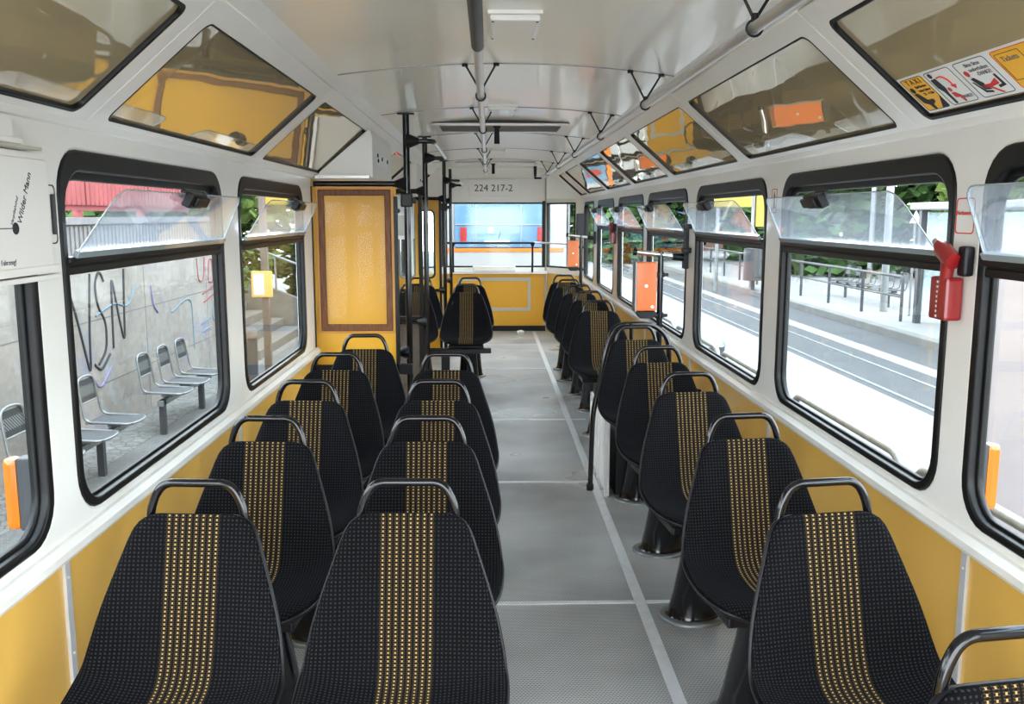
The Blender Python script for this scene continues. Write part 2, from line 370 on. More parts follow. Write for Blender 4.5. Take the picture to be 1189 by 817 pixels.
# floor strips
def strip(x0, x1, y0, y1, along):
    global n_
    mb = MB().box(x0, x1, y0, y1, 0.0, 0.004)
    if along:
        y = y0 + 0.1
        while y < y1 - .05:
            for x in (x0+.008, x1-.008): mb.tube([(x, y, 0.003), (x, y, 0.0055)], 0.003, 6)
            y += 0.16
    else:
        x = x0 + 0.1
        while x < x1 - .03: mb.tube([(x, (y0+y1)/2, 0.003), (x, (y0+y1)/2, 0.0055)], 0.003, 6); x += 0.2
    struct(mb.build('trim_%d' % n_, 'alu')); n_ += 1
strip(0.588, 0.632, YN, YE-.1, True)
strip(-0.29, -0.25, 7.0, YE-.1, True)
for y in (1.9, 3.46, 5.14, 6.78, 9.1, 10.85): strip(-0.95, 0.586, y-.012, y+.012, False)
for y in (3.46, 6.78): strip(0.634, 0.74, y-.012, y+.012, False)
# ceiling: shallow vault
mb = MB(); prof = []
for i in range(17):
    q = -1 + i/8; prof.append((XC + q*0.715, 2.185 - 0.05*q*q))
top = [(p[0], p[1]+.03) for p in reversed(prof)]
mb.prism(prof + top, 'y', YN, 11.75); ce = mb.build('ceiling', 'ceil'); struct(ce)
for pl in ce.data.polygons: pl.use_smooth = False
for y in (0.75, 3.95, 5.50, 7.15, 8.80, 10.42):
    mb = MB(); pts = [(p[0], y, p[1]-.001) for p in prof]
    for a, b in zip(pts[:-1], pts[1:]): mb.add([(a[0], y-.004, a[2]+.004), (b[0], y-.004, b[2]+.004), (b[0], y+.004, b[2]+.004), (a[0], y+.004, a[2]+.004), (a[0], y-.004, a[2]-.003), (b[0], y-.004, b[2]-.003), (b[0], y+.004, b[2]-.003), (a[0], y+.004, a[2]-.003)], [(4, 5, 6, 7), (0, 1, 5, 4), (3, 7, 6, 2)])
    struct(mb.build('trim_%d' % n_, 'seam')); n_ += 1
# longitudinal cover mouldings between ceiling and cove
for sg in (-1, 1):
    x0 = XC + sg*0.70; x1 = XC + sg*0.775
    mb = MB().prism([(x0, 2.142), (XC+sg*.748, 2.100), (XC+sg*.775, 2.092), (XC+sg*.80, 2.11), (x1, 2.19), (x0, 2.19)], 'y', YN, 11.75)
    
    struct(mb.build('trim_%d' % n_, 'cove', bevel=0.002)); n_ += 1
# outer roof skin, unseen, added to block sky leaking in past the cove
mb = MB(); ro = [(XC+q/10*1.18, 2.36-.48*abs(q/10)**3) for q in range(-10, 11)]
mb.prism([(a, b-.03) for a, b in ro] + [(a, b) for a, b in reversed(ro)], 'y', YN, YE+.1); struct(mb.build('ceiling_outer', 'white'))
struct(MB().box(XL-.055, XL-.01, YN, YE, 1.80, 1.92).build('wall_left_header', 'white')); struct(MB().box(XR+.01, XR+.055, YN, YE, 1.80, 1.92).build('wall_right_header', 'white'))
struct(MB().box(XL-.055, XL, 5.42, 7.12, 1.765, 1.90).build('wall_left_door_header', 'white'))
# end wall
EMT = basis((0, YE, 0), (1, 0, 0), (0, 0, 1), (0, -1, 0))
endh = [rrect(-0.56, 0.735, 0.87, 1.71, 0.02)]
me = plate_mesh('wall_back', [(-0.60, 0.78), (0.77, 0.78), (0.77, 2.06), (-0.60, 2.06)], endh, 0.04, EMT @ Matrix.Translation((0, 0, -.02)), 0.006)
struct(link('wall_back', me, 'cove'))
struct(MB().box(-0.60, 0.77, YE+.01, YE+.05, 0.0, 0.80).build('wall_back_lower', 'yellow_bright'))
struct(MB().box(-0.60, 0.77, YE-.02, YE+.02, 0.0, 0.07).build('baseboard_back', 'rubber'))
struct(MB().box(-0.62, 0.79, YE-.07, YE+.02, 0.775, 0.815).build('trim_%d' % n_, 'white', bevel=0.006)); n_ += 1
for sg, xa, xb in ((1, 0.77, 1.20), (-1, -0.60, -1.04)):
    a = Vector((xa, YE, 0)); b = Vector((xb, 11.6, 0)); d = (b-a); L = d.length; d.normalize(); nrm = Vector((-sg*abs(d.y), -abs(d.x), 0))
    mt = basis(a, d, (0, 0, 1), nrm)
    me = plate_mesh('wall_corner', [(0, .78), (L, .78), (L, 2.06), (0, 2.06)], [rrect(0.02, L-.14, 0.87, 1.71, 0.02)], 0.04, mt @ Matrix.Translation((0, 0, -.02)), 0.006)
    struct(link('wall_back_right' if sg > 0 else 'wall_back_left', me, 'cove'))
    struct(MB().box(0, L, 0, .78, -.05, -.01, mt).build('wall_back_right_lower' if sg > 0 else 'wall_back_left_lower', 'yellow'))
    wn = struct(bpy.data.objects.new('window_%d' % (20 if sg > 0 else 21), None)); C.objects.link(wn)
    me = plate_mesh('window_frame', rrect(.012, L-.135, .865, 1.715, .02), [rrect(.03, L-.155, .885, 1.695, .012)], 0.05, mt @ Matrix.Translation((0, 0, -.02)), .004)
    link('window_frame', me, 'rubber', wn); MB().box(.025, L-.15, .88, 1.70, -.03, -.025, mt).build('window_pane', 'glass', wn)
    struct(MB().box(-.02, .02, 0.0, 2.06, -.01, .012, mt).build('trim_%d' % n_, 'grey', bevel=.002)); n_ += 1
struct(MB().box(XL-.05, XL-.0, 10.2, 11.62, 0.0, ZS).build('wall_left_end', 'yellow'))
wallband('wall_left_end_upper', [(10.35, 11.42)], 10.2, 11.62, MATL, 1)
# end cove: slanted header that carries the fleet number
struct(MB().prism([(11.7, 2.14), (YE+.02, 2.03), (YE+.02, 2.2), (11.7, 2.2)], 'x', -1.0, 1.15).build('trim_%d' % n_, 'cove')); n_ += 1
# end bulkhead triangles beside the coves
for sg in (-1, 1):
    x0 = XL if sg < 0 else XR; mb = MB().prism([(x0, ZK-.02), (XC+sg*.66, ZK-.02), (XC+sg*.66, 2.14), (XC+sg*.78, 2.12)], 'y', YE-.62, YE-.58)
    struct(mb.build('trim_%d' % n_, 'cove')); n_ += 1
# back window
wn = struct(bpy.data.objects.new('window_22', None)); C.objects.link(wn)
link('window_frame', plate_mesh('wf', rrect(-.57, .745, .86, 1.72, .02), [rrect(-.55, .725, .88, 1.70, .012)], .05, EMT @ Matrix.Translation((0, 0, -.02)), .004), 'rubber', wn)
MB().box(-.56, .735, YE+.02, YE+.026, .875, 1.71).build('window_pane', 'glass', wn)
# grey beading on the yellow end panel
struct(link('trim_%d' % n_, plate_mesh('beading', rrect(-.41, .57, .27, .72, .01), [rrect(-.37, .53, .315, .675, .01)], .008, EMT @ Matrix.Translation((0, 0, -.006)), .002), 'grey')); n_ += 1
# door side of the car: pillars and folding door
dr = struct(bpy.data.objects.new('door_1', None)); C.objects.link(dr)
for i in range(4):
    y0 = 5.48 + i*.41
    me = plate_mesh('door_leaf', [(y0, -.3), (y0+.395, -.3), (y0+.395, 1.76), (y0, 1.76)], [rrect(y0+.06, y0+.335, .1, .78, .05), rrect(y0+.06, y0+.335, .86, 1.66, .05)], .035, MATL @ Matrix.Translation((0, 0, -.03)), .003)
    lf = link('door_leaf', me, 'yellow_bright', dr)
    MB().box(XL-.035, XL-.03, y0+.05, y0+.345, .09, 1.67).build('door_pane', 'glass', lf)

# ---------------- windows ----------------
def window(idx, y0, y1, side, vent=True):
    mt = MATL if side == 'L' else MATR; sg = 1 if side == 'L' else -1; X = XL if side == 'L' else XR
    wn = struct(bpy.data.objects.new('window_%d' % idx, None)); C.objects.link(wn)
    me = plate_mesh('window_frame', rrect(y0-.004, y1+.004, ZB-.004, ZT+.004, .112), [rrect(y0+.026, y1-.026, ZB+.018, ZT-.05, .10)], .045, mt @ Matrix.Translation((0, 0, -.019)), .006)
    link('window_frame', me, 'rubber', wn)
    me = plate_mesh('inner_seal', rrect(y0+.02, y1-.02, ZB+.015, ZT-.035, .09), [rrect(y0+.038, y1-.038, ZB+.027, ZT-.072, .09)], .014, mt @ Matrix.Translation((0, 0, -.024)), .004)
    link('inner_seal', me, 'rubber', wn)
    mb = MB()
    def b(u0, u1, v0, v1, w0, w1): mb.box(u0, u1, v0, v1, w0, w1, mt)
    b(y0+.016, y1-.016, 1.402, 1.424, -.03, -.002); b(y0+.016, y1-.016, 1.430, 1.448, -.03, .010); b(y0+.02, y1-.02, 1.415, 1.435, -.03, -.008)
    mb.build('transom', 'rubber', wn, bevel=.005)
    MB().box(y0+.024, y1-.024, ZB+.02, 1.41, -.026, -.021, mt).build('window_pane', 'glass', wn)
    if not vent: return wn
    # vent glass hinged at its foot and leaning into the car
    ang = math.radians(29); c_, s_ = math.cos(ang), math.sin(ang)
    vm = mt @ basis((0, 1.452, .012), (1, 0, 0), (0, c_, s_))
    Lh = 0.188
    pol = rpoly([(y0+.045, 0), (y1-.045, 0), (y1-.10, Lh), (y0+.12, Lh)], [.012, .012, .045, .06])
    vs = link('vent_pane', plate_mesh('vent_pane', pol, [], .006, vm), 'acrylic', wn)
    MB().box(y0+.04, y1-.04, -.006, .012, -.007, .007, vm).build('glass_channel', 'edge', vs, bevel=.002)
    mb = MB(); ps = [vm @ Vector((p[0], p[1], 0)) for p in pol]; mb.tube(ps, .0022, 5, closed=True); mb.build('glass_edge', 'edge', vs)
    ly = (y0+y1)/2
    mb = MB().box(ly-.07, ly+.07, Lh-.036, Lh+.012, .003, .030, vm); mb.box(ly-.04, ly+.085, Lh-.028, Lh+.004, .028, .040, vm)
    mb.box(ly-.05, ly+.05, Lh-.02, Lh+.01, -.02, -.003, vm); mb.build('latch', 'plastic', vs, bevel=.006)
    return wn
i = 1
for a, b in WL: window(i, a, b, 'L', vent=(a != .70)); i += 1
for a, b in WLf: window(i, a, b, 'L'); i += 1
for a, b in WR: window(i, a, b, 'R'); i += 1
for sd, lst in (('R', WRc), ('L', [(10.35, 11.42)])):
    for a, b in lst:
        mt = MATL if sd == 'L' else MATR
        wn = struct(bpy.data.objects.new('window_%d' % i, None)); C.objects.link(wn); i += 1
        link('window_frame', plate_mesh('wf', rrect(a-.004, b+.004, ZB-.004, ZT+.004, .112), [rrect(a+.03, b-.03, ZB+.03, ZT-.03, .09)], .055, mt @ Matrix.Translation((0, 0, -.025)), .006), 'rubber', wn)
        MB().box(a+.02, b-.02, ZB+.02, ZT-.02, -.04, -.035, mt).build('window_pane', 'glass', wn)

# ---------------- cove panels ----------------
KL = basis((-1.045, 0, 1.775), (0, 1, 0), (0.375, 0, 0.325)); KLh = math.hypot(.375, .325)
KR = basis((1.205, 0, 1.775), (0, 1, 0), (-0.375, 0, 0.325), Vector((-0.375, 0, 0.325)).cross(Vector((0, 1, 0))) * 1.0)
if KR.col[2].x > 0: KR = basis((1.205, 0, 1.775), (0, 1, 0), (-0.375, 0, 0.325), (-(.325), 0, -.375))
if KL.col[2].x < 0: KL = basis((-1.045, 0, 1.775), (0, 1, 0), (0.375, 0, 0.325), ((.325), 0, -.375))
def cove(y0, y1, side, label, glazed=True, thick_seal=False):
    mt = KL if side == 'L' else KR; h = KLh
    t = thing('cove_panel', label, 'wall panel', (0, 0, 0), 0, 'tinted panels along the %s cove' % ('left' if side == 'L' else 'right'))
    r = .03
    hole = rrect(y0+.085, y1-.085, .045, h-.075, r)
    link('frame', plate_mesh('frame', [(y0+.0015, 0), (y1-.0015, 0), (y1-.0015, h-.005), (y0+.0015, h-.005)], [hole], .016, mt, .003), 'cove', t)
    w_ = .010 if thick_seal else .005
    link('seal', plate_mesh('seal', rrect(y0+.083, y1-.083, .043, h-.073, r), [rrect(y0+.085+w_, y1-.085-w_, .045+w_, h-.075-w_, r-.004)], .018, mt, .002), 'rubber', t)
    MB().box(y0+.08, y1-.08, .04, h-.07, -.006, -.003, mt).build('tinted_sheet', 'tint', t)
    return t
cove(-.69, .75, 'L', 'tinted cove panel at the upper left behind the camera'); cove(.75, 2.385, 'L', 'dark bronze cove panel in the upper left corner of the picture', thick_seal=True)
cove(2.385, 4.045, 'L', 'bronze cove panel above the left window with the red fence, reflecting yellow')
cove(4.045, 5.62, 'L', 'smaller-looking bronze cove panel above the wood-framed yellow bulkhead end')
for j, (a, b) in enumerate([(5.62, 6.4), (7.2, 8.8), (8.8, 10.4), (10.4, 11.6)]):
    cove(a, b, 'L', ['cove panel above the door right behind the first black pole', 'cove panel on the left beyond the second black pole', 'cove panel on the left just before the third black pole', 'last cove panel on the left by the end wall'][j])
struct(MB().box(6.4, 7.2, 0, KLh-.005, -.008, .008, KL).build('trim_%d' % n_, 'cove')); n_ += 1
RC = [(-.69, .87), (.87, 2.515), (2.515, 4.18), (4.18, 5.83), (5.83, 7.38), (7.38, 9.0), (9.0, 10.68), (10.68, 11.6)]
RLb = ['tinted cove panel at the upper right behind the camera', 'bronze cove panel with the row of pictogram stickers, top right corner',
 'bronze cove panel above the right window with the red hammer beside it, reflecting an orange box', 'bronze cove panel on the right above the second narrow window',
 'pale reflecting cove panel on the right above the front orange ticket box', 'pale mirror-like cove panel on the right, third from the end wall',
 'pale mirror-like cove panel on the right, second from the end wall', 'last small cove panel on the right by the end wall']
for (a, b), l in zip(RC, RLb): cove(a, b, 'R', l, thick_seal=(a == .87))
# foot moulding of coves
for sg, x, y1 in ((1, XL, 5.42), (-1, XR, 11.6)):
    struct(MB().prism([(x-sg*.03, ZK-.02), (x+sg*.012, ZK-.012), (x+sg*.02, ZK+.006), (x-sg*.0, ZK+.03), (x-sg*.03, ZK+.03)], 'y', YN, y1).build('trim_%d' % n_, 'cove', bevel=.003)); n_ += 1

# ---------------- seats ----------------
PROF = [(0.0, .884, .088, .004), (-.003, .876, .118, .008), (-.008, .856, .141, .012), (-.022, .80, .159, .018), (-.040, .73, .184, .024), (-.058, .66, .206, .03), (-.076, .595, .219, .036),
        (-.090, .555, .224, .044), (-.108, .527, .228, .052), (-.135, .509, .229, .054), (-.175, .500, .229, .048), (-.225, .497, .227, .040), (-.275, .499, .220, .030), (-.32, .503, .205, .018), (-.352, .502, .180, .008), (-.373, .494, .148, .002), (-.383, .478, .11, 0.0)]
def seat_surface(off, wk, nj=16, uvs=False, dome=0.0):
    """rows of points; off moves along the front normal"""
    rows = []; n = len(PROF); arc = 0.0; uvr = []
    for i, (y, z, hw, cup) in enumerate(PROF):
        a = PROF[max(i-1, 0)]; b = PROF[min(i+1, n-1)]; t = Vector((0, b[0]-a[0], b[1]-a[1])).normalized(); nr = Vector((0, t.z, -t.y))
        if nr.y > 0 and nr.z < 0: nr = -nr
        if i: arc += math.hypot(y-PROF[i-1][0], z-PROF[i-1][1])
        rw = []; ur = []
        for j in range(nj+1):
            s_ = -1 + 2*j/nj; x = s_*hw*wk; o_ = off + cup*abs(s_)**2.4 + dome*(1 - s_*s_) - (0.008*max(0, abs(s_)-.9)*10 if dome else 0)
            rw.append(Vector((x, y, z)) + nr*o_); ur.append((x, arc))
        rows.append(rw); uvr.append(ur)
    return rows, uvr
def shell_mesh(name, o1, o2, wk, dome=0.0, smooth=True):
    A, U = seat_surface(o1, wk, dome=dome); B, _ = seat_surface(o2, wk*.985); n = len(A); q = len(A[0])
    vs = [p for r_ in A for p in r_] + [p for r_ in B for p in r_]; uvs = [p for r_ in U for p in r_]*2; fs = []
    ix = lambda k_, i_, j_: k_*n*q + i_*q + j_
    for i_ in range(n-1):
        for j_ in range(q-1):
            fs.append((ix(0, i_, j_), ix(0, i_, j_+1), ix(0, i_+1, j_+1), ix(0, i_+1, j_))); fs.append((ix(1, i_, j_), ix(1, i_+1, j_), ix(1, i_+1, j_+1), ix(1, i_, j_+1)))
    for i_ in range(n-1):
        for j_ in (0, q-1): fs.append((ix(0, i_, j_), ix(0, i_+1, j_), ix(1, i_+1, j_), ix(1, i_, j_)))
    for j_ in range(q-1):
        for i_ in (0, n-1): fs.append((ix(0, i_, j_), ix(1, i_, j_), ix(1, i_, j_+1), ix(0, i_, j_+1)))
    me = bpy.data.meshes.new(name); me.from_pydata(vs, [], fs); ul = me.uv_layers.new(name='UVMap')
    for lp in me.loops: ul.data[lp.index].uv = uvs[lp.vertex_index]
    bm = bmesh.new(); bm.from_mesh(me); bmesh.ops.recalc_face_normals(bm, faces=bm.faces); bm.to_mesh(me); bm.free()
    me.polygons.foreach_set('use_smooth', [True]*len(me.polygons)); return me
def subsurf(o, n=1):
    md = o.modifiers.new('s', 'SUBSURF'); md.levels = n; md.render_levels = n
def make_seat():
    t = thing('passenger_seat', 'x', 'seat')
    o = link('seat_shell', shell_mesh('seat_shell', -.008, -.026, 1.025), 'plastic', t); subsurf(o)
    o = link('upholstery', shell_mesh('upholstery', .004, -.008, 1.0, dome=.006), 'fabric', t); subsurf(o)
    mb = MB().tube([(-.112, .012, .855), (-.104, .014, .905), (-.078, .016, .950), (.078, .016, .950), (.104, .014, .905), (.112, .012, .855)], .0098, 12, fillet=.032)
    mb.build('grab_handle', 'black', t)
    # under-seat bracket
    mb = MB().box(-.15, .15, -.30, -.08, .425, .455); mb.box(-.12, .12, -.26, -.10, .44, .485)
    mb.build('seat_bracket', 'plastic', t, bevel=.006)
    # sloping tapered foot with flange
    n = 20; vs = []; lv = [(0.0, -.045, .110, .088), (.012, -.048, .098, .078), (.10, -.075, .088, .070), (.30, -.13, .073, .058), (.43, -.165, .068, .055)]
    for (z, y, rx, ry) in lv:
        for j in range(n): a = 2*PI*j/n; vs.append((rx*math.cos(a)+.02, y+ry*math.sin(a), z+.012))
    fs = [(i*n+j, i*n+(j+1) % n, (i+1)*n+(j+1) % n, (i+1)*n+j) for i in range(len(lv)-1) for j in range(n)]
    pd = MB().add(vs, fs, True).add(vs[-n:], [tuple(range(n))]).build('pedestal', 'black', t)
    mb = MB(); vs = []
    for (r1, r2, z) in ((.135, .112, 0), (.135, .112, .008), (.125, .102, .013), (.10, .08, .014)):
        for j in range(n): a = 2*PI*j/n; vs.append((r1*math.cos(a)+.02, -.045+r2*math.sin(a), z))
    mb.add(vs, [(i*n+j, i*n+(j+1) % n, (i+1)*n+(j+1) % n, (i+1)*n+j) for i in range(3) for j in range(n)], True); mb.add(vs[-n:], [tuple(range(n))])
    mb.build('floor_flange', 'galv', pd)
    return t
S0 = make_seat()
seats = []
L1 = [1.986, 2.646, 3.249, 3.906]; ords = ['nearest', 'second nearest', 'third', 'fourth']
for y, od in zip(L1, ords): seats.append((-.665, y, 4, 'dark patterned seat beside the left windows, %s in that row' % od, 'seats in the row under the left windows'))
seats.append((-.625, 4.53, 0, 'dark patterned seat directly in front of the wood-framed yellow bulkhead', 'seats in the row under the left windows'))
for y, od in zip([1.98, 2.634, 3.237, 3.893], ords): seats.append((-.185, y, 1.5, 'dark patterned seat on the left edge of the aisle, %s in that row' % od, 'seats along the left side of the aisle'))
ordr = ['closest and cut off at the bottom right corner', 'complete one nearest the camera', 'second complete one from the camera', 'third complete one from the camera', 'just before the seat with the black hoop rail']
for y, od, x in zip([1.205, 1.956, 2.644, 3.374, 4.075], ordr, (.76, .765, .772, .768, .778)): seats.append((x, y, -8 if y < 2.5 else -6, 'dark patterned single seat on the right, %s' % od, 'single seats along the right windows'))
seats.append((.80, 4.846, -3, 'dark patterned seat on the right framed by the black hoop rail', 'single seats along the right windows'))
for y, x, od in ((6.335, .775, 'nearest seat beyond the black hoop rail'), (7.15, .80, 'second seat beyond the black hoop rail'), (7.80, .785, 'third seat beyond the black hoop rail'), (8.47, .755, 'fourth seat beyond the black hoop rail'), (9.12, .765, 'farthest seat, by the rear orange ticket box')):
    seats.append((x, y, -2, 'dark single seat on the right, ' + od, 'single seats along the right windows'))
seats += [(-.195, 7.92, 0, 'dark seat facing us on a black base beyond the door poles, aisle side', 'seats between the two doors on the left'),
          (-.665, 7.92, 0, 'dark seat seen through the glass screen between the black poles', 'seats between the two doors on the left'),
          (-.18, 8.76, 0, 'dark seat behind the aisle seat of the pair beyond the door', 'seats between the two doors on the left'),
          (-.66, 8.76, 0, 'dark seat in the back pair beyond the door, window side', 'seats between the two doors on the left')]
for i_, (x, y, rz, lb, gr) in enumerate(seats):
    o = S0 if i_ == 0 else copytree(S0)
    o.location = (x, y, 0); o.rotation_euler = (0, 0, math.radians(-rz)); o['label'] = lb; o['group'] = gr
    z = 0
# platform bar under the front pair beyond the door
tag(MB().box(-.86, .02, 7.50, 7.60, .405, .44).box(-.40, -.33, 7.52, 7.58, 0.0, .41).box(-.80, -.73, 7.52, 7.58, 0.0, .41).build('seat_support', 'plastic', bevel=.005), 'black support bench under the pair of seats beyond the door poles', 'seat support')
# wheel box on the right
t = thing('wheel_box', 'black and grey box on the floor beneath the hoop-railed seat', 'box', (0, 0, 0))
MB().box(.70, 1.17, 4.84, 5.20, 0.0, .40).build('housing', 'plastic', t, bevel=.006)
MB().box(.655, .668, 4.86, 5.60, 0.0, .43).box(.655, 1.17, 5.2, 5.60, .40, .43).build('side_panel', 'white', t, bevel=.002)
MB().box(.640, .654, 4.84, 4.87, 0, .45).box(.640, .654, 5.20, 5.23, 0, .45).box(.640, .654, 5.57, 5.60, 0, .45).box(.640, .655, 4.84, 5.60, .43, .45).build('edge_strip', 'alu', t)
tag(MB().box(.80, 1.17, 5.95, 6.25, 0, .38).build('heater_box', 'plastic', bevel=.006), 'black heater box under the nearest seat beyond the hoop rail', 'heater box')
for x0, yy, lb in ((.86, 2.55, 'black ribbed heater under the second complete right seat'), (.86, 3.28, 'black ribbed heater under the third complete right seat')):
    t = thing('heater_box', lb, 'heater box', (x0, yy, 0), 0, 'ribbed heaters under the right seats')
    MB().box(0, .26, -.12, .10, .16, .40).build('housing', 'plastic', t, bevel=.006)
    mb = MB()
    for q in range(4): mb.box(-.012, .002, -.10, .08, .20+q*.045, .215+q*.045)
    mb.build('grille', 'galv', t)

# ---------------- rails and poles ----------------
def cone(mb, p, d, r0, r1, L, n=14):
    p = Vector(p); d = Vector(d).normalized(); mb.tube([p, p+d*L*.35, p+d*L], [r0, r0*.85, r1], n)
# hoop rail on the right
t = thing('hoop_rail', 'black arched grab rail around the right seat above the wheel box', 'handrail', (0, 0, 0))
mb = MB().tube([(.575, 4.98, 0), (.585, 4.98, .44), (.655, 5.0, .80), (.70, 5.02, .945), (.93, 5.05, .945), (1.02, 5.06, .86), (1.03, 5.06, .60), (1.21, 5.06, .55)], .0145, 12, fillet=.07); mb.build('rail', 'black', t)
mb = MB().tube([(.80, 5.02, .95), (.80, 5.02, .60), (.80, 5.02, .45)], .011, 10); mb.build('stay', 'black', t)
MB().tube([(.575, 4.98, 0), (.575, 4.98, .035)], .021, 12).build('foot', 'plastic', t)
# ceiling rails with V-struts
def vrail(name, label, x, z, y0, y1, black_to):
    t = thing(name, label, 'handrail')
    MB().tube([(x, y0, z), (x, y1, z), (x, y1+.12, z+.02)], .0155, 14, fillet=.05).build('rail', 'chrome', t)
    if black_to: MB().tube([(x, y0-.01, z), (x, black_to, z), (x, black_to+.02, z-.001)], [.019, .019, .015], 14).build('black_sleeve', 'plastic', t)
    for y in (0.75, 2.35, 3.95, 5.50, 7.15, 8.80, 10.42):
        if y > y1 or (black_to and y == 2.35): continue
        mb = MB()
        for s_ in (-1, 1):
            xx = x+s_*.066; q = (xx-XC)/.715; zc = 2.185-.05*q*q
            mb.tube([(xx, y, zc-.002), (x+s_*.006, y, z+.028)], .0042, 8); mb.tube([(xx, y, zc+.0), (xx, y, zc-.012)], .013, 12)
        mb.tube([(x, y, z+.035), (x, y, z+.018)], .010, 10); mb.tube([(x+.020*math.cos(a), y, z+.020*math.sin(a)) for a in [i*PI/8+PI/2 for i in range(0, 17)]], .0035, 6)
        mb.build('strut', 'plastic', t)
    return t
vrail('ceiling_rail', 'steel ceiling handrail with black sleeve in the middle of the ceiling', -.03, 2.05, -.65, 11.5, 2.80)
vrail('ceiling_rail', 'steel ceiling handrail running along above the right cove panels', .67, 2.015, -.65, 11.4, None)
# floor-to-ceiling poles on the left
for j, (y, lb) in enumerate([(5.5, 'black pole at the corner of the wood-framed bulkhead, nearest of the four'), (7.1, 'black pole on the far side of the left door, second of the four'), (10.15, 'black pole by the rear yellow bulkhead, third of the four'), (11.75, 'farthest slim black pole by the back window')]):
    t = thing('grab_pole', lb, 'pole', (-.485, y, 0), 0, 'black poles on the left by the doors')
    MB().tube([(0, 0, 0), (0, 0, 2.135+.012)], .020, 14).build('pole', 'black', t)
    MB().box(-.05, .05, -.02, .02, 2.138, 2.148).build('ceiling_plate', 'plastic', t, bevel=.003)
    zr = 1.985 if j < 2 else 1.93
    for z_, d_ in ((zr, 1), (1.735, -1), (.72, -1)):
        mb = MB(); cone(mb, (0, 0, z_), (d_, 0, 0), .045, .018, .075); mb.build('joint', 'plastic', t)
    if j in (0, 2): MB().box(-.035, .035, -.05, -.012, 1.60, 1.68).box(.03, .055, -.03, 0, 1.62, 1.655).build('door_button', 'plastic', t, bevel=.008)
    MB().tube([(-.05, 0, 1.735), (XL+.485, 0, 1.735)], .0185, 12).build('cross_bar', 'black', t)
    if j != 3: MB().tube([(-.05, 0, .72), (-.20, 0, .72), (XL+.485, 0, .72)], .0155, 12).build('lower_bar', 'black', t)
for y0, y1, z, lb in ((5.5, 7.1, 1.985, 'overhead U-shaped rail between the first two black poles'), (10.15, 11.75, 1.93, 'overhead U-shaped rail between the last two black poles')):
    t = thing('door_rail', lb, 'handrail')
    MB().tube([(-.42, y0, z), (-.325, y0, z), (-.325, y0+.08, z)], .0145, 12, fillet=.05).build('sleeve', 'black', t); MB().tube([(-.42, y1, z), (-.325, y1, z), (-.325, y1-.08, z)], .0145, 12, fillet=.05).build('sleeve', 'black', t)
    MB().tube([(-.325, y0+.06, z), (-.325, y1-.06, z)], .0135, 12).build('rail', 'chrome', t)
# end rail across the back window
t = thing('window_rail', 'horizontal handrail across the back window', 'handrail')
MB().tube([(-.60, 12.05, 1.19), (.60, 12.05, 1.19)], .0145, 12).build('black_rail', 'black', t)
MB().tube([(.59, 12.05, 1.19), (.80, 12.05, 1.19), (1.10, 11.72, 1.18)], .013, 12, fillet=.05).build('steel_rail', 'chrome', t)
mb = MB()
for x in (-.47, .585): mb.tube([(x, 12.05, 1.19), (x, 12.1, .80)], .014, 10); mb.tube([(x, 12.05, 1.20), (x, 12.05, 1.14)], [.04, .014], 12)
mb.build('post', 'plastic', t)
struct(MB().box(.72, .765, YE-.01, YE+.06, .86, 1.74).build('trim_%d' % n_, 'rubber', bevel=.004)); n_ += 1
tag(MB().box(-.21, .36, YE-.14, YE-.07, .815, .885).build('ledge_box', 'white', bevel=.01), 'long white box on the sill of the back window', 'box')

# ---------------- left bulkhead with framed panel ----------------
BMT = basis((0, 5.42, 0), (1, 0, 0), (0, 0, 1), (0, -1, 0))
t = thing('bulkhead', 'bright yellow bulkhead with a dark wooden frame behind the left seats', 'partition', (0, 0, 0))
MB().box(-1.035, -.545, 5.42, 5.45, .02, 1.715).build('panel', 'yellow_bright', t, bevel=.002)
me = plate_mesh('wf', rrect(-1.0, -.575, .865, 1.70, .006), [rrect(-.965, -.61, .905, 1.665, .004)], .022, BMT @ Matrix.Translation((0, 0, .011)), .004)
wf = link('wooden_frame', me, 'wood', t)
MB().box(-.97, -.605, 5.411, 5.414, .90, 1.67).build('cover_glass', 'coverglass', wf)
me = plate_mesh('of', rrect(-1.018, -.557, .85, 1.718, .006), [rrect(-1.0, -.575, .865, 1.70, .004)], .012, BMT @ Matrix.Translation((0, 0, .006)), .002)
link('outer_beading', me, mat('orange_brown_beading', (.55, .25, .03), .4), t)
MB().box(-1.06, -.46, 5.40, 5.46, .60, .66).box(-.558, -.538, 5.40, 5.46, .02, 1.66).box(-1.05, -1.035, 5.40, 5.46, .02, 1.72).build('edging', 'plastic', t, bevel=.004)
# door gear box in the cove
t = thing('door_gear_box', 'cream box with small sockets above the first door, behind the bronze panel', 'equipment box', (0, 0, 0))
mb = MB().prism([(-1.04, 1.775), (-.685, 1.775), (-.685, 2.01), (-.70, 2.06)], 'y', 5.5, 6.55); mb.build('housing', 'cove', t, bevel=.004)
mb = MB().box(-.6845, -.683, 5.66, 6.3, 1.86, 1.93); mb.build('label_plate', 'white_sticker', t)
mb = MB()
for y, z in ((5.72, 1.915), (5.74, 1.885), (5.95, 1.905), (6.25, 1.905)): mb.tube([(-.6835, y, z), (-.676, y, z)], .012, 12)
mb.build('socket', 'ink', t)
MB().box(-1.02, -.70, 5.44, 5.5, 1.765, 1.785).build('bottom_edge', 'alu', t, bevel=.002)
t = thing('door_gear_box', 'cream box with small sockets in the left cove by the third pole', 'equipment box', (0, 0, 0))
MB().prism([(-1.04, 1.775), (-.685, 1.775), (-.685, 2.01), (-.70, 2.06)], 'y', 8.85, 10.15).build('housing', 'cove', t, bevel=.004)
mb = MB()
